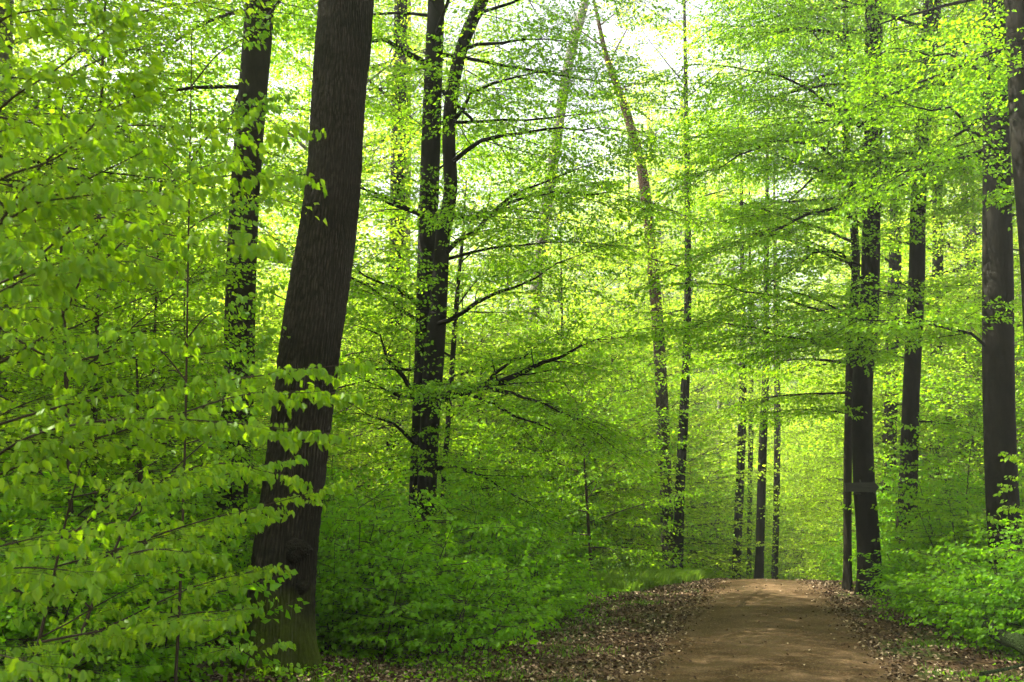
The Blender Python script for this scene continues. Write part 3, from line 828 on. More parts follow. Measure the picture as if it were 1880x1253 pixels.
tree('beech_tree', 'second dark trunk right of the arrow-board trunk, slightly leaning right at the top', 'tree',
     [(1662, 1040, 42), (1667, 900, 34), (1672, 740, 30), (1679, 600, 29), (1684, 480, 28), (1686, 380, 27), (1695, 220, 28), (1704, 100, 31), (1711, 0, 31)],
     21.3, 25, M_BARK_DK, M_MID, SP_MID, [(9.5, 24, .6, 2.0, 4.2, dict(az_bias=(0, .6))), (3.5, 9.5, 1.3, .8, 2.0, dict(az_bias=(0, .6)))], seed=43)
tree('beech_tree', 'thin black trunk between the second dark trunk and the thick right-hand trunk', 'tree',
     [(1716, 860, 19), (1718, 700, 20), (1720, 560, 20), (1722, 430, 18)], 30, 26, M_BARK_DK, M_FAR, SP_FAR, [(8, 25, .65, 1.6, 4.2)], seed=44)
tree('beech_tree', 'leaf-flecked dark trunk in the gap between the arrow-board trunk and its right neighbour', 'tree',
     [(1632, 880, 24), (1636, 700, 24), (1640, 560, 23), (1644, 440, 21)], 29, 26, M_BARK_DK, M_FAR, SP_FAR, [(5, 25, .6, 1.6, 4.2)], seed=45)
tree('beech_tree', 'short visible piece of distant thin trunk left of the thick right-hand trunk', 'tree',
     [(1784, 800, 13), (1785, 600, 12), (1787, 450, 11)], 42, 26, M_BARK_DK, M_FAR, SP_FAR, [(6, 25, .65, 1.6, 4.2)], seed=46)
def k_extra(pl, base, rows, root):
    Y = 16
    for pts, r in (
        ([(1825, 270, Y), (1790, 240, Y - .8), (1740, 200, Y - 1.6), (1660, 190, Y - 2.4)], .04),
        ([(1825, 300, Y), (1780, 290, Y - .6), (1720, 300, Y - 1.2), (1640, 330, Y - 2.0)], .035),
        ([(1825, 150, Y), (1790, 120, Y - .8), (1740, 100, Y - 1.6), (1660, 90, Y - 2.4)], .04),
        ([(1815, 640, Y), (1780, 610, Y - .2), (1730, 602, Y - .4), (1650, 590, Y - .8), (1560, 585, Y - 1.0)], .03),
        ([(1835, 180, Y), (1860, 160, Y - 1.2), (1890, 150, Y - 2.4)], .04)):
        pix_limb(pl, base, pts, r, gap=.38)
tree('beech_tree', 'thick straight dark trunk at the right of the picture above the green bushes', 'tree',
     [(1850, 1030, 62), (1841, 930, 58), (1836, 800, 55), (1833, 650, 54), (1832, 500, 52), (1830, 300, 47), (1828, 150, 45), (1827, 0, 43)],
     16, 24, M_BARK_DK, M_MID, SP_MID, [(6.6, 23, .55, 1.8, 4.2, dict(az_bias=(.1, .65)))], seed=47, extra=k_extra)
tree('beech_tree', 'leaning dark trunk cut by the right edge of the picture', 'tree',
     [(1925, 900, 60), (1906, 560, 54), (1894, 400, 50), (1880, 250, 46), (1872, 100, 44), (1868, 0, 42)],
     13, 20, M_BARK_DK, M_MID, SP_MID, [(7.5, 19, .6, 1.0, 2.6, dict(az_bias=(.6, .6)))], seed=48)

# thin understorey stems seen in the left thicket
for i, (px, y0, y1, w, Y) in enumerate(((180, 900, 120, 9, 13), (120, 900, 420, 9, 11), (280, 1000, 440, 7, 15), (262, 1000, 850, 16, 12.5), (345, 1000, 600, 6, 18), (880, 860, 700, 6, 26), (1000, 900, 740, 6, 28), (1128, 1010, 640, 6, 37), (1080, 1060, 860, 7, 22))):
    p, t = ray_y(px, y1, Y)
    lab = ('tall thin sapling stem in the upper left thicket', 'thin sapling stem near the left edge crossing a low branch', 'straight thin sapling between the left edge and the dark trunk', 'short stout dark stem deep in the left thicket',
           'very thin sapling stem just left of the straight dark trunk', 'thin sapling stem below the long right limb of the twin-stemmed tree', 'thin sapling right of the twin-stemmed tree above the bushes', 'thin sapling left of the reddish pine', 'slanting young sapling at the left edge of the leaf-covered verge')[i]
    dx = random.Random(i).uniform(-12, 12)
    tree('beech_sapling', lab, 'sapling', [(px - dx, y0, w), (px, (y0 + y1) / 2, w * .85), (px + dx, y1, w * .6)], Y, p[2] + 1.5, M_TWIG, M_MID, SP_MID,
         [(.8, p[2] + 1.2, .28, .4 if i in (0, 2, 3) else .5, .85 if i in (0, 2, 3) else 1.7, dict(el=(.2, .7), gap=.4))], sides=8, seed=60 + i, flare=None)

# ------------------------------------------------------------------ prototypes for the forest behind
def proto_tree(seed, H, r0, h0, step, lo, hi, leaf, bark, name='beech_tree', gap=.62):
    r = np.random.default_rng(seed)
    n = 9; z = np.linspace(-.3, H, n)
    lean = r.normal(0, .02, 2); ph = r.uniform(0, 6, 4)
    rows = np.stack([lean[0] * z + .12 * np.sin(z * .3 + ph[0]) , lean[1] * z + .12 * np.sin(z * .27 + ph[1]), z, r0 * (1 - .88 * np.clip(z / H, 0, 1) ** 1.1)], 1)
    rows = catmull(rows, 3)
    root = empty(name, (0, 0, -500))
    trunk_mesh(root, rows, bark, 10, (.35, .4, seed), .03, seed)
    pl = Plant(SP_FAR, r, 1.0, 4)
    auto_limbs(pl, rows, h0, H - .3, step, lo, hi, seed, gap=gap, sgap=.36)
    _, _, k = pl.build(root, leaf, bark)
    COUNT['proto %d' % seed] = k
    return root
def proto_bush(seed, R, H, stems, leaf, sprays, name='bush'):
    """a clump of thin upright stems with loose level side twigs"""
    r = np.random.default_rng(seed)
    root = empty(name, (0, 0, -500))
    pl = Plant(sprays, r, 1.0, 4)
    for i in range(stems):
        p = np.array([r.normal(0, R * .5), r.normal(0, R * .5), -.06]); h = H * r.uniform(.5, 1.12)
        d = np.array([r.normal(0, .22) + p[0] * .2, r.normal(0, .22) + p[1] * .2, 1.0]); k = max(4, int(h / .3)); pts = [p]
        for q in range(k):
            d = d + r.normal(0, .06, 3) * [1, 1, 0]; pts.append(pts[-1] + norm(d) * h / k)
        pts = np.array(pts); pl.poly(pts, .006 + .004 * h, .003, 5)
        z = .18; az = r.uniform(0, 6.28)
        while z < h:
            f = z / h * k; a = min(int(f), k - 1); pos = pts[a] + (pts[a + 1] - pts[a]) * (f - a)
            az += 2.2 + r.normal(0, .5)
            ln = r.uniform(.35, .8) * (1.15 - .6 * z / h)
            pl.branch(pos, (math.sin(az), math.cos(az), r.uniform(0, .5)), ln, .004, gap=.17, droop=.05, first=.25)
            z += r.uniform(.10, .2)
        pl.spray(pts[-1], norm(d + r.normal(0, .5, 3)), .8)
    _, _, k = pl.build(root, leaf, M_TWIG, names=('stems', 'foliage'))
    COUNT['bush %d' % seed] = k
    return root
def copy_tree(root, loc, rz, sc, label, cat, group, sz=None):
    c = root.copy(); COL.objects.link(c)
    c.location = tuple(float(q) for q in loc); c.rotation_euler = (0, 0, rz); c.scale = (sc, sc, sz or sc)
    for ch in root.children:
        d = ch.copy(); COL.objects.link(d); d.parent = c
    tag(c, label, cat, group)
    return c

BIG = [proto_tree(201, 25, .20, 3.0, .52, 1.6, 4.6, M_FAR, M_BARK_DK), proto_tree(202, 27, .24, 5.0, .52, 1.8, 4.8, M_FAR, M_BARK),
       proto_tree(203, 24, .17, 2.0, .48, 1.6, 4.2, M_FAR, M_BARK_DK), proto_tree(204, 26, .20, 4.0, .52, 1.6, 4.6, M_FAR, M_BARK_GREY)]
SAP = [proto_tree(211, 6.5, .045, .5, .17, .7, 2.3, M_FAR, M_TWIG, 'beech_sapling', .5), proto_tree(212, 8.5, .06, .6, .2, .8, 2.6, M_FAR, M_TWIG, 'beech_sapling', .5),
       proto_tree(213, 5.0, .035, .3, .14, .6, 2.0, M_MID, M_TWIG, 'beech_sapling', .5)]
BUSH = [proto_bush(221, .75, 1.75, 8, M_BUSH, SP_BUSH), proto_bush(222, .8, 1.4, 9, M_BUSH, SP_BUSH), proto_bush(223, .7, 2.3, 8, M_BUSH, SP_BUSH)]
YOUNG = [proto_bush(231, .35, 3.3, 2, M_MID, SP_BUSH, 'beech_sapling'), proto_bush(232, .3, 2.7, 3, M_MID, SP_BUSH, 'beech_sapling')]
def put(protos, i, x, y, rz, sc, label, cat, group, sz=None):
    return copy_tree(protos[i], (x, y, float(gz(x, y))), rz, sc, label, cat, group, sz)

rr = random.Random(77)
# forest behind: jittered rows between 24 m and 105 m
def zone(px):
    if px < 430: return 'far left'
    if px < 760: return 'left'
    if px < 1180: return 'mid'
    if px < 1520: return 'track'
    return 'right'
ZL = {'far left': ('sunlit beech deep in the forest left of the straight dark trunk', 'background beeches left of the straight dark trunk'),
      'left': ('sunlit beech deep in the forest behind the big leaning trunk', 'background beeches behind the big leaning trunk'),
      'mid': ('pale green beech deep in the forest between the twin stems and the reddish pine', 'background beeches between twin stems and reddish pine'),
      'track': ('hazy bright beech standing beyond the end of the track', 'background beeches beyond the end of the track'),
      'right': ('bright beech deep in the forest behind the right-hand trunks', 'background beeches behind the right-hand trunks')}
SL = {'far left': ('leafy sapling in the thicket left of the straight dark trunk', 'saplings in the left thicket'),
      'left': ('leafy sapling behind the big leaning trunk', 'saplings behind the big leaning trunk'),
      'mid': ('light green sapling between the twin stems and the reddish pine', 'saplings between twin stems and reddish pine'),
      'track': ('bright layered sapling beside the far end of the track', 'saplings by the far end of the track'),
      'right': ('leafy sapling behind the right-hand trunks', 'saplings behind the right-hand trunks')}
pts = []
def ok(x, y, dmin, lst, vlim):
    s, v = sv(x, y)
    if s < 52 and abs(v) < vlim: return False
    return all((x - a) ** 2 + (y - b) ** 2 > dmin * dmin for a, b in lst)
def screen_x(x, y):
    return 940 + F * x / (y * math.cos(PITCH))
nb = 0
for k in range(4000):
    d = 24 + 100 * rr.random() ** .75; az = math.radians(rr.uniform(-33, 33))
    x, y = d * math.sin(az), d * math.cos(az)
    sx = screen_x(x, y)
    if 1090 < sx < 1500 and d < 50: continue
    if 560 < sx < 1120 and d < 44: continue
    if 1480 < sx < 1830 and d < 38: continue
    s1, v1 = sv(x, y)
    if 28 < s1 < 84 and -27 < v1 < 6: continue
    if not ok(x, y, 9.0 if d < 60 else 5.2, pts, 4.5): continue
    pts.append((x, y)); nb += 1
    z = zone(sx); sc = rr.uniform(.9, 1.12) * (1.18 if d > 60 else 1)
    if z == 'track': sc *= .95
    put(BIG, rr.randrange(4), x, y, rr.uniform(0, 6.28), sc, *(ZL[z][0], 'tree', ZL[z][1]))
    if nb >= 150: break
pts2 = []; ns = 0
for k in range(6000):
    d = 14 + 60 * rr.random() ** .9; az = math.radians(rr.uniform(-32, 32))
    x, y = d * math.sin(az), d * math.cos(az); sx = screen_x(x, y); s, v = sv(x, y)
    if d < 26 and sx > 600: continue
    if d < 19 and 60 < sx < 620: continue
    if d < 34 and 1580 < sx < 1790: continue
    if d < 38 and 1100 < sx < 1340: continue
    if not ok(x, y, 2.0 if d < 40 else 2.9, pts2, 3.2): continue
    pts2.append((x, y)); ns += 1; z = zone(sx)
    put(SAP, rr.randrange(3), x, y, rr.uniform(0, 6.28), rr.uniform(.75, 1.15) * (1 if d < 30 else 1.35), SL[z][0], 'sapling', SL[z][1])
    if ns >= 190: break
for k in range(92):
    if k < 42: s1 = rr.uniform(27, 56); v1 = rr.choice((-rr.uniform(5.2, 10), rr.uniform(3.4, 8.0), rr.uniform(3.4, 8.0)))
    else: s1 = rr.uniform(60, 92); v1 = rr.uniform(-10, 9)
    x, y = s1 * UX + v1 * UY, s1 * UY - v1 * UX
    if not all((x - a) ** 2 + (y - b) ** 2 > 1.6 for a, b in pts2): continue
    if s1 < 36 and 1110 < screen_x(x, y) < 1330: continue
    pts2.append((x, y)); z = zone(screen_x(x, y))
    put(SAP, rr.randrange(2), x, y, rr.uniform(0, 6.28), rr.uniform(.7, 1.25) * (1.35 if k >= 42 else 1), SL[z][0], 'sapling', SL[z][1])
for k in range(16):
    s1 = rr.uniform(84, 104); v1 = rr.uniform(-16, 16)
    x, y = s1 * UX + v1 * UY, s1 * UY - v1 * UX
    z = zone(screen_x(x, y))
    put(BIG, (0, 2)[k % 2], x, y, rr.uniform(0, 6.28), rr.uniform(.8, 1.0), ZL[z][0], 'tree', ZL[z][1])
for (sx, Y, sc) in ((965, 86, 1.45), (1030, 91, 1.45), (1090, 92, 1.45), (1140, 84, 1.4), (1262, 88, 1.55), (1325, 92, 1.55), (930, 74, 1.3), (1290, 72, 1.15), (1225, 71, 1.42), (1300, 76, 1.42), (1180, 78, 1.4), (1340, 78, 1.2), (1060, 74, 1.25), (1120, 86, 1.35), (1000, 84, 1.35), (900, 80, 1.3), (1255, 90, 1.2), (1420, 84, 1.2)):
    x = (sx - 940) / F * Y * math.cos(PITCH); z = zone(sx)
    put(BIG, rr.randrange(4), x, Y, rr.uniform(0, 6.28), sc, ZL[z][0], 'tree', ZL[z][1])
for (sx, Y, k, sc) in ((840, 15.8, 0, .8), (905, 19, 1, .9), (960, 20.5, 0, .9), (1010, 24, 1, 1.1), (1075, 27, 0, 1.1), (880, 24, 0, 1.2), (700, 15.5, 1, .8), (640, 17, 0, .9)):
    x = (sx - 940) / F * Y * math.cos(PITCH)
    put(YOUNG, k, x, Y, rr.uniform(0, 6.28), sc, 'young sapling standing above the bushes left of the dead-leaf verge', 'sapling', 'young saplings among the left bushes')
for (sx, Y, k, sc) in ((1712, 17.6, 0, .8), (1768, 16.6, 1, .9), (1885, 15, 0, .8), (1745, 20, 0, 1.0), (1640, 20.6, 1, .9), (1790, 19, 0, 1.0)):
    x = (sx - 940) / F * Y * math.cos(PITCH)
    put(YOUNG, k, x, Y, rr.uniform(0, 6.28), sc, 'young sapling standing above the bushes below the right-hand trunks', 'sapling', 'young saplings among the right bushes')
# unseen beeches added just outside the frame so their crowns shade the foreground
for x, y, i in ((-13, 8, 1), (-15, 4, 3), (-8.2, 9.5, 2), (-9.5, 11.5, 0), (-12, 17, 1), (-10.2, 6.0, 2), (-11, 2, 0), (-5.5, 0.5, 3), (9.5, .5, 2), (2, -8, 0), (-6, -7, 1)):
    put(BIG, i, x, y, rr.uniform(0, 6.28), 1.0, 'unseen tall beech added beside the viewer to shade the foreground', 'tree', 'added shade beeches beside the viewer')

# bushes: along the left verge, the right verge, the left thicket
BL = {'L': ('green leafy bush on the left between the big leaning trunk and the dead-leaf verge', 'bushes left of the dead-leaf verge'),
      'R': ('green leafy bush on the right of the track below the dark trunks', 'bushes below the right-hand trunks'),
      'T': ('low green bush in the thicket left of the big leaning trunk', 'bushes in the left thicket')}
def bush(px, py_top, Y, i, key):
    """bush whose top shows at photo pixel (px, py_top) at distance Y, kept clear of the track's verges"""
    p, t = ray_y(px, py_top, Y); g = float(gz(p[0], Y)); Hn = (1.75, 1.4, 2.3)[i]
    h = max(.4, p[2] - g); s_ = h / Hn
    w = min(max(s_, .85), 1.1); rad = .95 * w
    x = p[0]; s1, v1 = sv(x, Y)
    if key == 'R':
        lim = 2.2 + rad
        if v1 < lim: x += (lim - v1) / UY
    elif key == 'L':
        if Y < 12.5: return
        lim = -(3.0 if s1 < 19 else 4.4) - rad
        if v1 > lim: x -= (v1 - lim) / UY
    if key == 'L' and screen_x(x, Y) < 600 and Y < 13.2: return
    g = float(gz(x, Y))
    return copy_tree(BUSH[i], (x, Y, g), rr.uniform(0, 6.28), w, BL[key][0], 'bush', BL[key][1], sz=s_)
for (px, py, Y, i) in ((620, 930, 13.2, 2), (690, 930, 12.9, 0), (700, 1060, 11.6, 1), (790, 1010, 12.6, 1), (700, 880, 14.8, 2), (840, 940, 14.6, 0), (900, 985, 15.4, 1),
                       (880, 900, 16.5, 2), (960, 960, 17.4, 1), (640, 870, 16, 2), (1010, 970, 19.4, 1), (1050, 1000, 20.6, 1), (1020, 900, 21.5, 2), (1090, 960, 22.4, 0), (1120, 1015, 23.4, 1), (1150, 960, 25.4, 0),
                       (1080, 880, 25, 2), (1180, 1000, 27, 1), (1160, 900, 29, 2), (1250, 990, 31.5, 1), (1290, 1000, 34, 1), (1330, 1010, 37, 0), (900, 830, 22, 2), (1000, 850, 25, 2), (870, 1050, 14.3, 1), (940, 1040, 16.4, 1),
                       (590, 900, 17, 2), (700, 850, 19, 2), (800, 860, 20, 2), (1200, 950, 33, 2), (1260, 930, 37, 2)):
    bush(px, py, Y, i, 'L')
for (px, py, Y, i) in ((1640, 1050, 15.5, 1), (1700, 1020, 14.6, 1), (1760, 1000, 13.6, 0), (1830, 990, 12.9, 0), (1890, 960, 12.9, 2), (1580, 1045, 18.0, 1), (1620, 1010, 18.5, 0), (1760, 900, 17.0, 2),
                       (1800, 870, 18.5, 2), (1880, 850, 18, 2), (1660, 960, 20.5, 2), (1540, 1010, 21.5, 0), (1560, 960, 23.5, 2), (1510, 1010, 26, 1), (1530, 940, 28, 2), (1500, 960, 32, 0), (1720, 840, 22, 2), (1640, 880, 25, 2), (1500, 940, 38, 2)):
    bush(px, py, Y, i, 'R')
for k in range(64):
    Y = rr.uniform(8.5, 20); px = rr.uniform(-60, 560)
    if Y < 13.0 and px > 200: px -= 360
    if px < -120: continue
    bush(px, rr.uniform(860, 1120) - (Y - 8.5) * 5, Y, rr.randrange(3), 'T')

# ------------------------------------------------------------------ saplings in the foreground on the left, leaf by leaf
def fore_sapling(label, stem, branches, fill, seed, r0=.016, nsc=1.0, extra_dir=(1, .2)):
    """stem: list of (px, py, Y); branches: lists of (px, py, Y); fill: (n, ln)"""
    r = np.random.default_rng(seed)
    st = np.array([ray_y(*q)[0] for q in stem])
    b0 = st[0].copy(); b0[2] = gz(b0[0], b0[1]); st = np.vstack([b0 - [0, 0, .1], st])
    root = empty('beech_sapling', b0); tag(root, label, 'sapling')
    rows = catmull(np.hstack([st - b0, np.linspace(r0, .004, len(st))[:, None]]), 5)
    trunk_mesh(root, rows, M_TWIG, 8, None, .03, seed, 'stem')
    pl = Plant(SP_NEAR, r, nsc, 6)
    for pts in branches:
        w = np.array([ray_y(*q)[0] for q in pts]) - b0
        w = catmull(w, 5)
        ln = np.linalg.norm(np.diff(w, axis=0), axis=1).sum()
        pl.poly(w, .0085, .002, 5)
        cs = np.concatenate([[0], np.cumsum(np.linalg.norm(np.diff(w, axis=0), axis=1))])
        q = .12 * ln; side = 1
        while q < ln:
            pos = np.array([np.interp(q, cs, w[:, c]) for c in range(3)]); pos2 = np.array([np.interp(min(q + .05, ln), cs, w[:, c]) for c in range(3)])
            dr = norm(pos2 - pos + 1e-6)
            a = side * r.uniform(.45, .95); side = -side
            dv = np.array([dr[0] * math.cos(a) - dr[1] * math.sin(a), dr[0] * math.sin(a) + dr[1] * math.cos(a), dr[2] * .7 + r.normal(0, .08)])
            tp = 1 - (q / ln)
            pl.spray(pos, dv, .45 + .75 * tp ** .7)
            q += .10 * r.uniform(.7, 1.3)
        pl.spray(w[-1], norm(w[-1] - w[-2]), .55)
    n, lo, hi = fill
    for i in range(n):
        h = rows[-1, 2] * (i + 1) / (n + 1); q = at_height(rows, h)
        az = r.uniform(-.6, 3.4)
        pl.branch(q[:3], (math.sin(az), math.cos(az) * .8, r.uniform(.0, .45)), r.uniform(lo, hi), .006, gap=.12, droop=.03)
    pl.build(root, M_NEAR, M_TWIG, names=('twigs', 'foliage'))
    return root
fore_sapling('foreground sapling at the left whose two bright branches cross the big leaning trunk',
    [(-60, 1180, 5.4), (-70, 900, 5.4), (-60, 500, 5.3), (-40, 200, 5.2)],
    [[(-65, 800, 5.4), (120, 745, 5.5), (330, 712, 5.7), (480, 690, 5.8), (612, 672, 5.9)],
     [(-65, 900, 5.4), (100, 830, 5.3), (300, 770, 5.4), (450, 725, 5.5), (602, 722, 5.6)],
     [(-65, 880, 5.4), (60, 800, 5.0), (230, 770, 5.0), (400, 775, 5.1), (590, 795, 5.3)],
     [(-65, 700, 5.4), (100, 600, 5.2), (200, 420, 5.2), (380, 330, 5.3), (525, 325, 5.4)],
     [(-60, 600, 5.3), (60, 480, 5.0), (180, 400, 4.9), (300, 430, 4.9), (450, 448, 5.0)],
     [(-60, 500, 5.3), (80, 300, 5.2), (200, 235, 5.2), (360, 235, 5.3), (520, 240, 5.4)],
     [(-60, 620, 5.3), (90, 520, 5.6), (200, 470, 5.8), (320, 330, 5.8), (400, 300, 5.9)],
     [(-60, 560, 5.3), (100, 660, 5.2), (220, 640, 5.2), (330, 625, 5.2)]],
    (10, .5, 1.1), 301)
fore_sapling('foreground sapling in the upper left corner with soft out-of-focus leaves',
    [(-120, 1150, 4.2), (-130, 700, 4.2), (-120, 300, 4.1), (-100, 0, 4.1)],
    [[(-120, 350, 4.2), (0, 200, 4.1), (100, 130, 4.1), (190, 60, 4.2)],
     [(-120, 420, 4.2), (0, 330, 4.0), (120, 280, 4.0), (230, 160, 4.1)],
     [(-120, 250, 4.2), (-20, 60, 4.1), (60, 20, 4.1), (150, 20, 4.1)],
     [(-120, 600, 4.2), (0, 520, 4.0), (110, 490, 4.0), (240, 480, 4.1)],
     [(-120, 500, 4.2), (20, 400, 4.1), (120, 350, 4.1), (240, 290, 4.2)]],
    (7, .4, .8), 302)
fore_sapling('low foreground sapling at the lower left with tips reaching the foot of the big trunk',
    [(60, 1250, 6.2), (90, 1100, 6.2), (120, 960, 6.2), (150, 850, 6.1)],
    [[(60, 1200, 6.2), (200, 1150, 6.3), (350, 1080, 6.5), (470, 1048, 6.7)],
     [(90, 1080, 6.2), (220, 1010, 6.3), (360, 960, 6.6), (480, 930, 6.8), (596, 898, 7.0)],
     [(70, 1180, 6.2), (180, 1160, 5.9), (270, 1150, 5.7), (365, 1140, 5.6)],
     [(90, 1100, 6.2), (180, 1040, 5.8), (270, 1010, 5.6), (350, 1015, 5.6)],
     [(80, 1120, 6.2), (0, 1060, 5.8), (-60, 1040, 5.6)],
     [(110, 1000, 6.2), (200, 930, 6.2), (300, 880, 6.4), (400, 850, 6.6), (510, 872, 6.8)]],
    (9, .4, .7), 303)
fore_sapling('slanting sapling with dark stems rising right in the lower left thicket',
    [(130, 1230, 7.4), (190, 1060, 7.5), (240, 950, 7.6), (300, 880, 7.7), (390, 800, 7.8)],
    [[(200, 1040, 7.5), (280, 1000, 7.4), (370, 985, 7.4), (450, 960, 7.5)],
     [(240, 950, 7.6), (330, 900, 7.4), (420, 870, 7.3), (500, 850, 7.3)],
     [(150, 1180, 7.4), (240, 1150, 7.2), (330, 1130, 7.1), (430, 1120, 7.2)],
     [(170, 1120, 7.4), (100, 1060, 7.2), (40, 1040, 7.1)]],
    (7, .3, .5), 304)
fore_sapling('leafy seedling in front of the mossy foot of the big leaning trunk',
    [(450, 1235, 8.6), (462, 1200, 8.6), (470, 1180, 8.6)],
    [[(462, 1205, 8.6), (480, 1185, 8.5), (505, 1180, 8.4)], [(462, 1205, 8.6), (430, 1190, 8.5), (400, 1195, 8.4)]],
    (2, .1, .16), 305, r0=.006, nsc=.8)
fore_sapling('slim sapling in front of the straight dark trunk with leaves across its bark',
    [(330, 1100, 9.0), (340, 800, 9.0), (345, 500, 9.0), (350, 200, 8.9), (352, 60, 8.9)],
    [[(345, 620, 9), (380, 580, 8.9), (430, 560, 8.8), (475, 540, 8.8)], [(348, 300, 9), (390, 240, 8.9), (440, 200, 8.9), (490, 185, 8.9)],
     [(350, 160, 9), (400, 100, 9), (450, 70, 9), (498, 42, 9)], [(340, 800, 9), (380, 740, 9), (430, 700, 9), (470, 640, 9)],
     [(348, 420, 9), (380, 400, 9), (430, 380, 8.9), (475, 372, 8.9)], [(348, 350, 9), (300, 300, 9), (250, 280, 9), (190, 290, 8.8)],
     [(346, 520, 9), (300, 480, 9), (240, 465, 9), (180, 470, 8.8)], [(342, 700, 9), (290, 640, 9), (230, 620, 9), (130, 628, 8.8)]],
    (7, .25, .5), 306)

# ------------------------------------------------------------------ wooden arrow board on its trunk
def arrow_board():
    Y = 19.5 - .62
    pc, t = ray_y(1580, 895, Y)
    k = t / F
    root = empty('arrow_sign', pc); tag(root, 'weathered wooden arrow board pointing right, nailed to a dark trunk', 'sign')
    m, N, L = new_mat('mossy_board')
    out = N.new('ShaderNodeOutputMaterial'); b = N.new('ShaderNodeBsdfPrincipled'); b.inputs['Roughness'].default_value = .85
    tc = N.new('ShaderNodeTexCoord'); mp = N.new('ShaderNodeMapping'); mp.inputs['Scale'].default_value = (4, 30, 30)
    n1 = N.new('ShaderNodeTexNoise'); n1.inputs['Scale'].default_value = 1.5; n1.inputs['Detail'].default_value = 6
    L.new(tc.outputs['Object'], mp.inputs[0]); L.new(mp.outputs[0], n1.inputs['Vector'])
    cr = N.new('ShaderNodeValToRGB'); e = cr.color_ramp.elements
    e[0].position = .3; e[0].color = (.010, .010, .004, 1); e[1].position = .7; e[1].color = (.026, .025, .010, 1)
    L.new(n1.outputs['Fac'], cr.inputs[0]); L.new(cr.outputs[0], b.inputs['Base Color']); L.new(b.outputs[0], out.inputs['Surface'])
    m2, N, L = new_mat('carved_letters'); out = N.new('ShaderNodeOutputMaterial'); b = N.new('ShaderNodeBsdfPrincipled'); b.inputs['Base Color'].default_value = (.012, .011, .006, 1)
    b.inputs['Roughness'].default_value = .9; L.new(b.outputs[0], out.inputs['Surface'])
    prof = [(-29, -7.5), (24, -9), (24, -11.5), (33.5, 0), (24, 11), (24, 9), (-29, 8), (-27.5, 0)]
    th = .022
    v = [(a * k, -th, c * k) for a, c in prof] + [(a * k, th, c * k) for a, c in prof]; n = len(prof)
    me = bpy.data.meshes.new('board')
    me.from_pydata(v, [], [list(range(n)), list(range(2 * n - 1, n - 1, -1))] + [[(i + 1) % n, i, n + i, n + (i + 1) % n] for i in range(n)]); me.update(); me.materials.append(m)
    o = bpy.data.objects.new('board', me); COL.objects.link(o); o.parent = root; o['label'] = 'mossy brown board cut to an arrow'
    # worn carved strokes: what is left of the lettering
    r = random.Random(4); parts = []
    x = -20.0
    while x < 20:
        w = r.uniform(1.6, 2.4)
        for (a0, c0, a1, c1) in r.choice([[(0, -2, 0, 2.4), (0, 0, w, 0)], [(0, -2, w, -2), (0, -2, 0, 1.5)], [(0, -2, w / 2, 2), (w / 2, 2, w, -2)], [(0, 1, w, 1), (w, 1, w, -2)]]):
            p0 = np.array([[(x + a0) * k, -th - .002, c0 * k]]); p1 = np.array([[(x + a1) * k, -th - .002, c1 * k]])
            parts.append(seg_prisms(p0, p1, np.array([.35 * k]), np.array([.35 * k]), 4))
        x += w + 1.0
    v, f = merge(parts); mesh_obj('lettering', v, f.ravel(), 4, m2, root)
    # bracket batten and two nails
    bt = []
    for (x0, x1, y0, y1, z0, z1) in ((-2.2 * k, 0.2 * k, -th - .012, -th - .001, 7 * k, 14 * k),):
        c = np.array([[a, b_, c_] for a in (x0, x1) for b_ in (y0, y1) for c_ in (z0, z1)])
        bt.append((c, np.array([[0, 1, 3, 2], [4, 6, 7, 5], [0, 4, 5, 1], [2, 3, 7, 6], [0, 2, 6, 4], [1, 5, 7, 3]])))
    v, f = merge(bt); mesh_obj('batten', v, f.ravel(), 4, m, root)
    q = -18
    p0 = np.array([[-1 * k, -th - .004, -12 * k]]); v, f = seg_prisms(p0, p0 + [[0, .28, 0]], np.array([.014]), np.array([.012]), 8)
    mesh_obj('nail', v, f.ravel(), 4, M_BARK, root)
arrow_board()

# ------------------------------------------------------------------ fallen mossy log and stump at the lower right edge
def log(label, name, pts, r0, r1, cat, seed):
    w = np.array([ray_y(a, b, c)[0] for a, b, c in pts])
    for q in w: q[2] = max(q[2], float(gz(q[0], q[1])) + r0 * .5)
    base = w[0].copy(); root = empty(name, base); tag(root, label, cat)
    rows = catmull(np.hstack([w - base, np.linspace(r0, r1, len(w))[:, None]]), 5)
    v, f = tube(rows[:, :3], rows[:, 3], 18, noise=.12, rng=np.random.default_rng(seed))
    k = len(v)
    c0, c1 = rows[0, :3], rows[-1, :3]
    v = np.vstack([v, c0, c1]); tri = []
    for j in range(18):
        tri.append([k, j, (j + 1) % 18, k]); tri.append([k + 1, k - 18 + (j + 1) % 18, k - 18 + j, k + 1])
    me = bpy.data.meshes.new('wood'); me.from_pydata([tuple(a) for a in v], [], [list(map(int, q)) for q in f] + [[int(q[0]), int(q[1]), int(q[2])] for q in tri]); me.update()
    me.polygons.foreach_set('use_smooth', [True] * len(f) + [False] * len(tri)); me.materials.append(M_LOG)
    o = bpy.data.objects.new('wood', me); COL.objects.link(o); o.parent = root
M_LOG = bark_mat('mossy_log', (.008, .008, .005), (.028, .025, .015), 18, 18, .9, .03, moss=(.03, .05, .012), moss_h=.1)
log('dark mossy log lying on dead leaves at the lower right edge', 'fallen_log', [(1812, 1150, 12.6), (1846, 1172, 12.2), (1868, 1178, 11.9), (1930, 1215, 11.0)], .075, .10, 'log', 1)
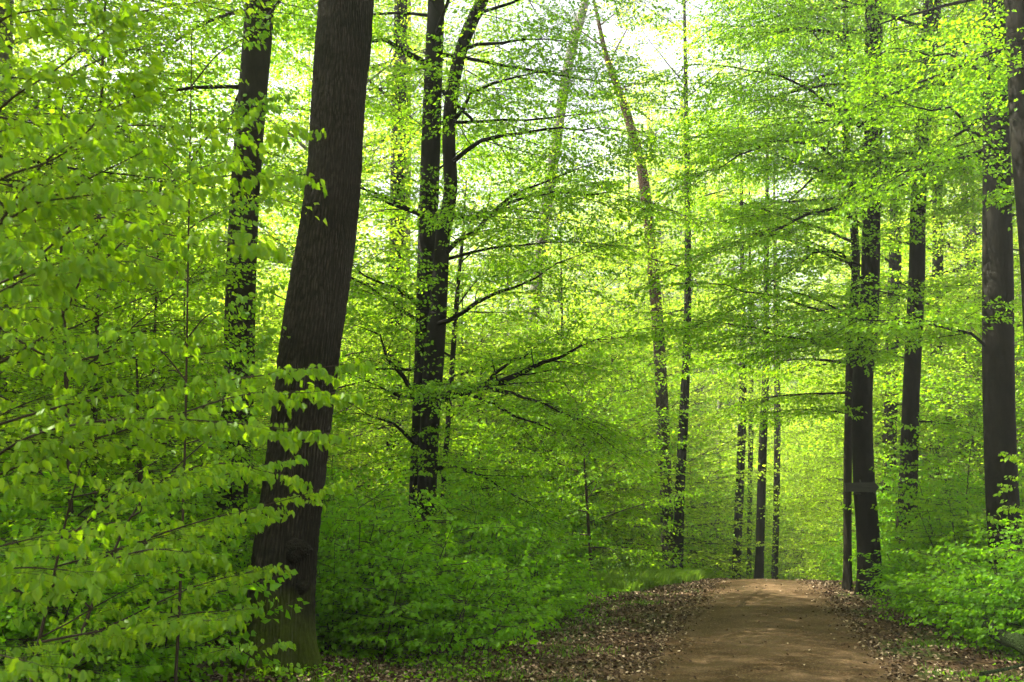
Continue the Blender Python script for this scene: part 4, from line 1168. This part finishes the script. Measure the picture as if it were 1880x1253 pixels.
log('thin fallen stick on the dead leaves in the lower right corner', 'fallen_branch', [(1800, 1238, 9.9), (1850, 1228, 10.1), (1900, 1215, 10.3)], .018, .012, 'stick', 2)
log('short bare stick lying among low leaves in the lower left corner', 'fallen_branch', [(0, 1215, 8.2), (30, 1200, 8.3), (62, 1185, 8.4)], .02, .01, 'stick', 3)

# the prototypes themselves become members of the forest
for lst, spots, L_, cat in ((BIG, [(-19, 62), (-6, 78), (34, 58), (-33, 70)], ZL, 'tree'), (SAP, [(-9, 30), (-14, 27), (10, 47)], SL, 'sapling')):
    for root, (x, y) in zip(lst, spots):
        root.location = (x, y, float(gz(x, y))); z = zone(screen_x(x, y)); tag(root, L_[z][0], cat, L_[z][1])
for root, (x, y) in zip(YOUNG, [(-7.5, 19), (-9.5, 21.5)]):
    root.location = (x, y, float(gz(x, y))); z = zone(screen_x(x, y)); tag(root, SL[z][0], 'sapling', SL[z][1])
for root, (x, y) in zip(BUSH, [(-8, 16), (-5.4, 14.6), (-10, 19)]):
    root.location = (x, y, float(gz(x, y))); tag(root, BL['T'][0], 'bush', BL['T'][1])
# ------------------------------------------------------------------ thin summer air between the trees
hm = bpy.data.materials.new('haze'); hm.use_nodes = True; hm.node_tree.nodes.clear()
_o = hm.node_tree.nodes.new('ShaderNodeOutputMaterial'); _v = hm.node_tree.nodes.new('ShaderNodeVolumePrincipled')
_v.inputs['Color'].default_value = (.93, .97, .88, 1); _v.inputs['Density'].default_value = .0012; _v.inputs['Anisotropy'].default_value = .3
hm.node_tree.links.new(_v.outputs[0], _o.inputs['Volume'])
x0, x1, y0, y1, z0, z1 = -1000, 1000, -450, 1300, -62, 38
hv = [(a, b, c) for a in (x0, x1) for b in (y0, y1) for c in (z0, z1)]
hme = bpy.data.meshes.new('haze'); hme.from_pydata(hv, [], [(0, 1, 3, 2), (4, 6, 7, 5), (0, 4, 5, 1), (2, 3, 7, 6), (0, 2, 6, 4), (1, 5, 7, 3)]); hme.materials.append(hm)
ho = bpy.data.objects.new('haze', hme); COL.objects.link(ho); tag(ho, 'faint pale haze between the far trees', kind='stuff')
print('LEAVES', sum(COUNT.values()), COUNT)
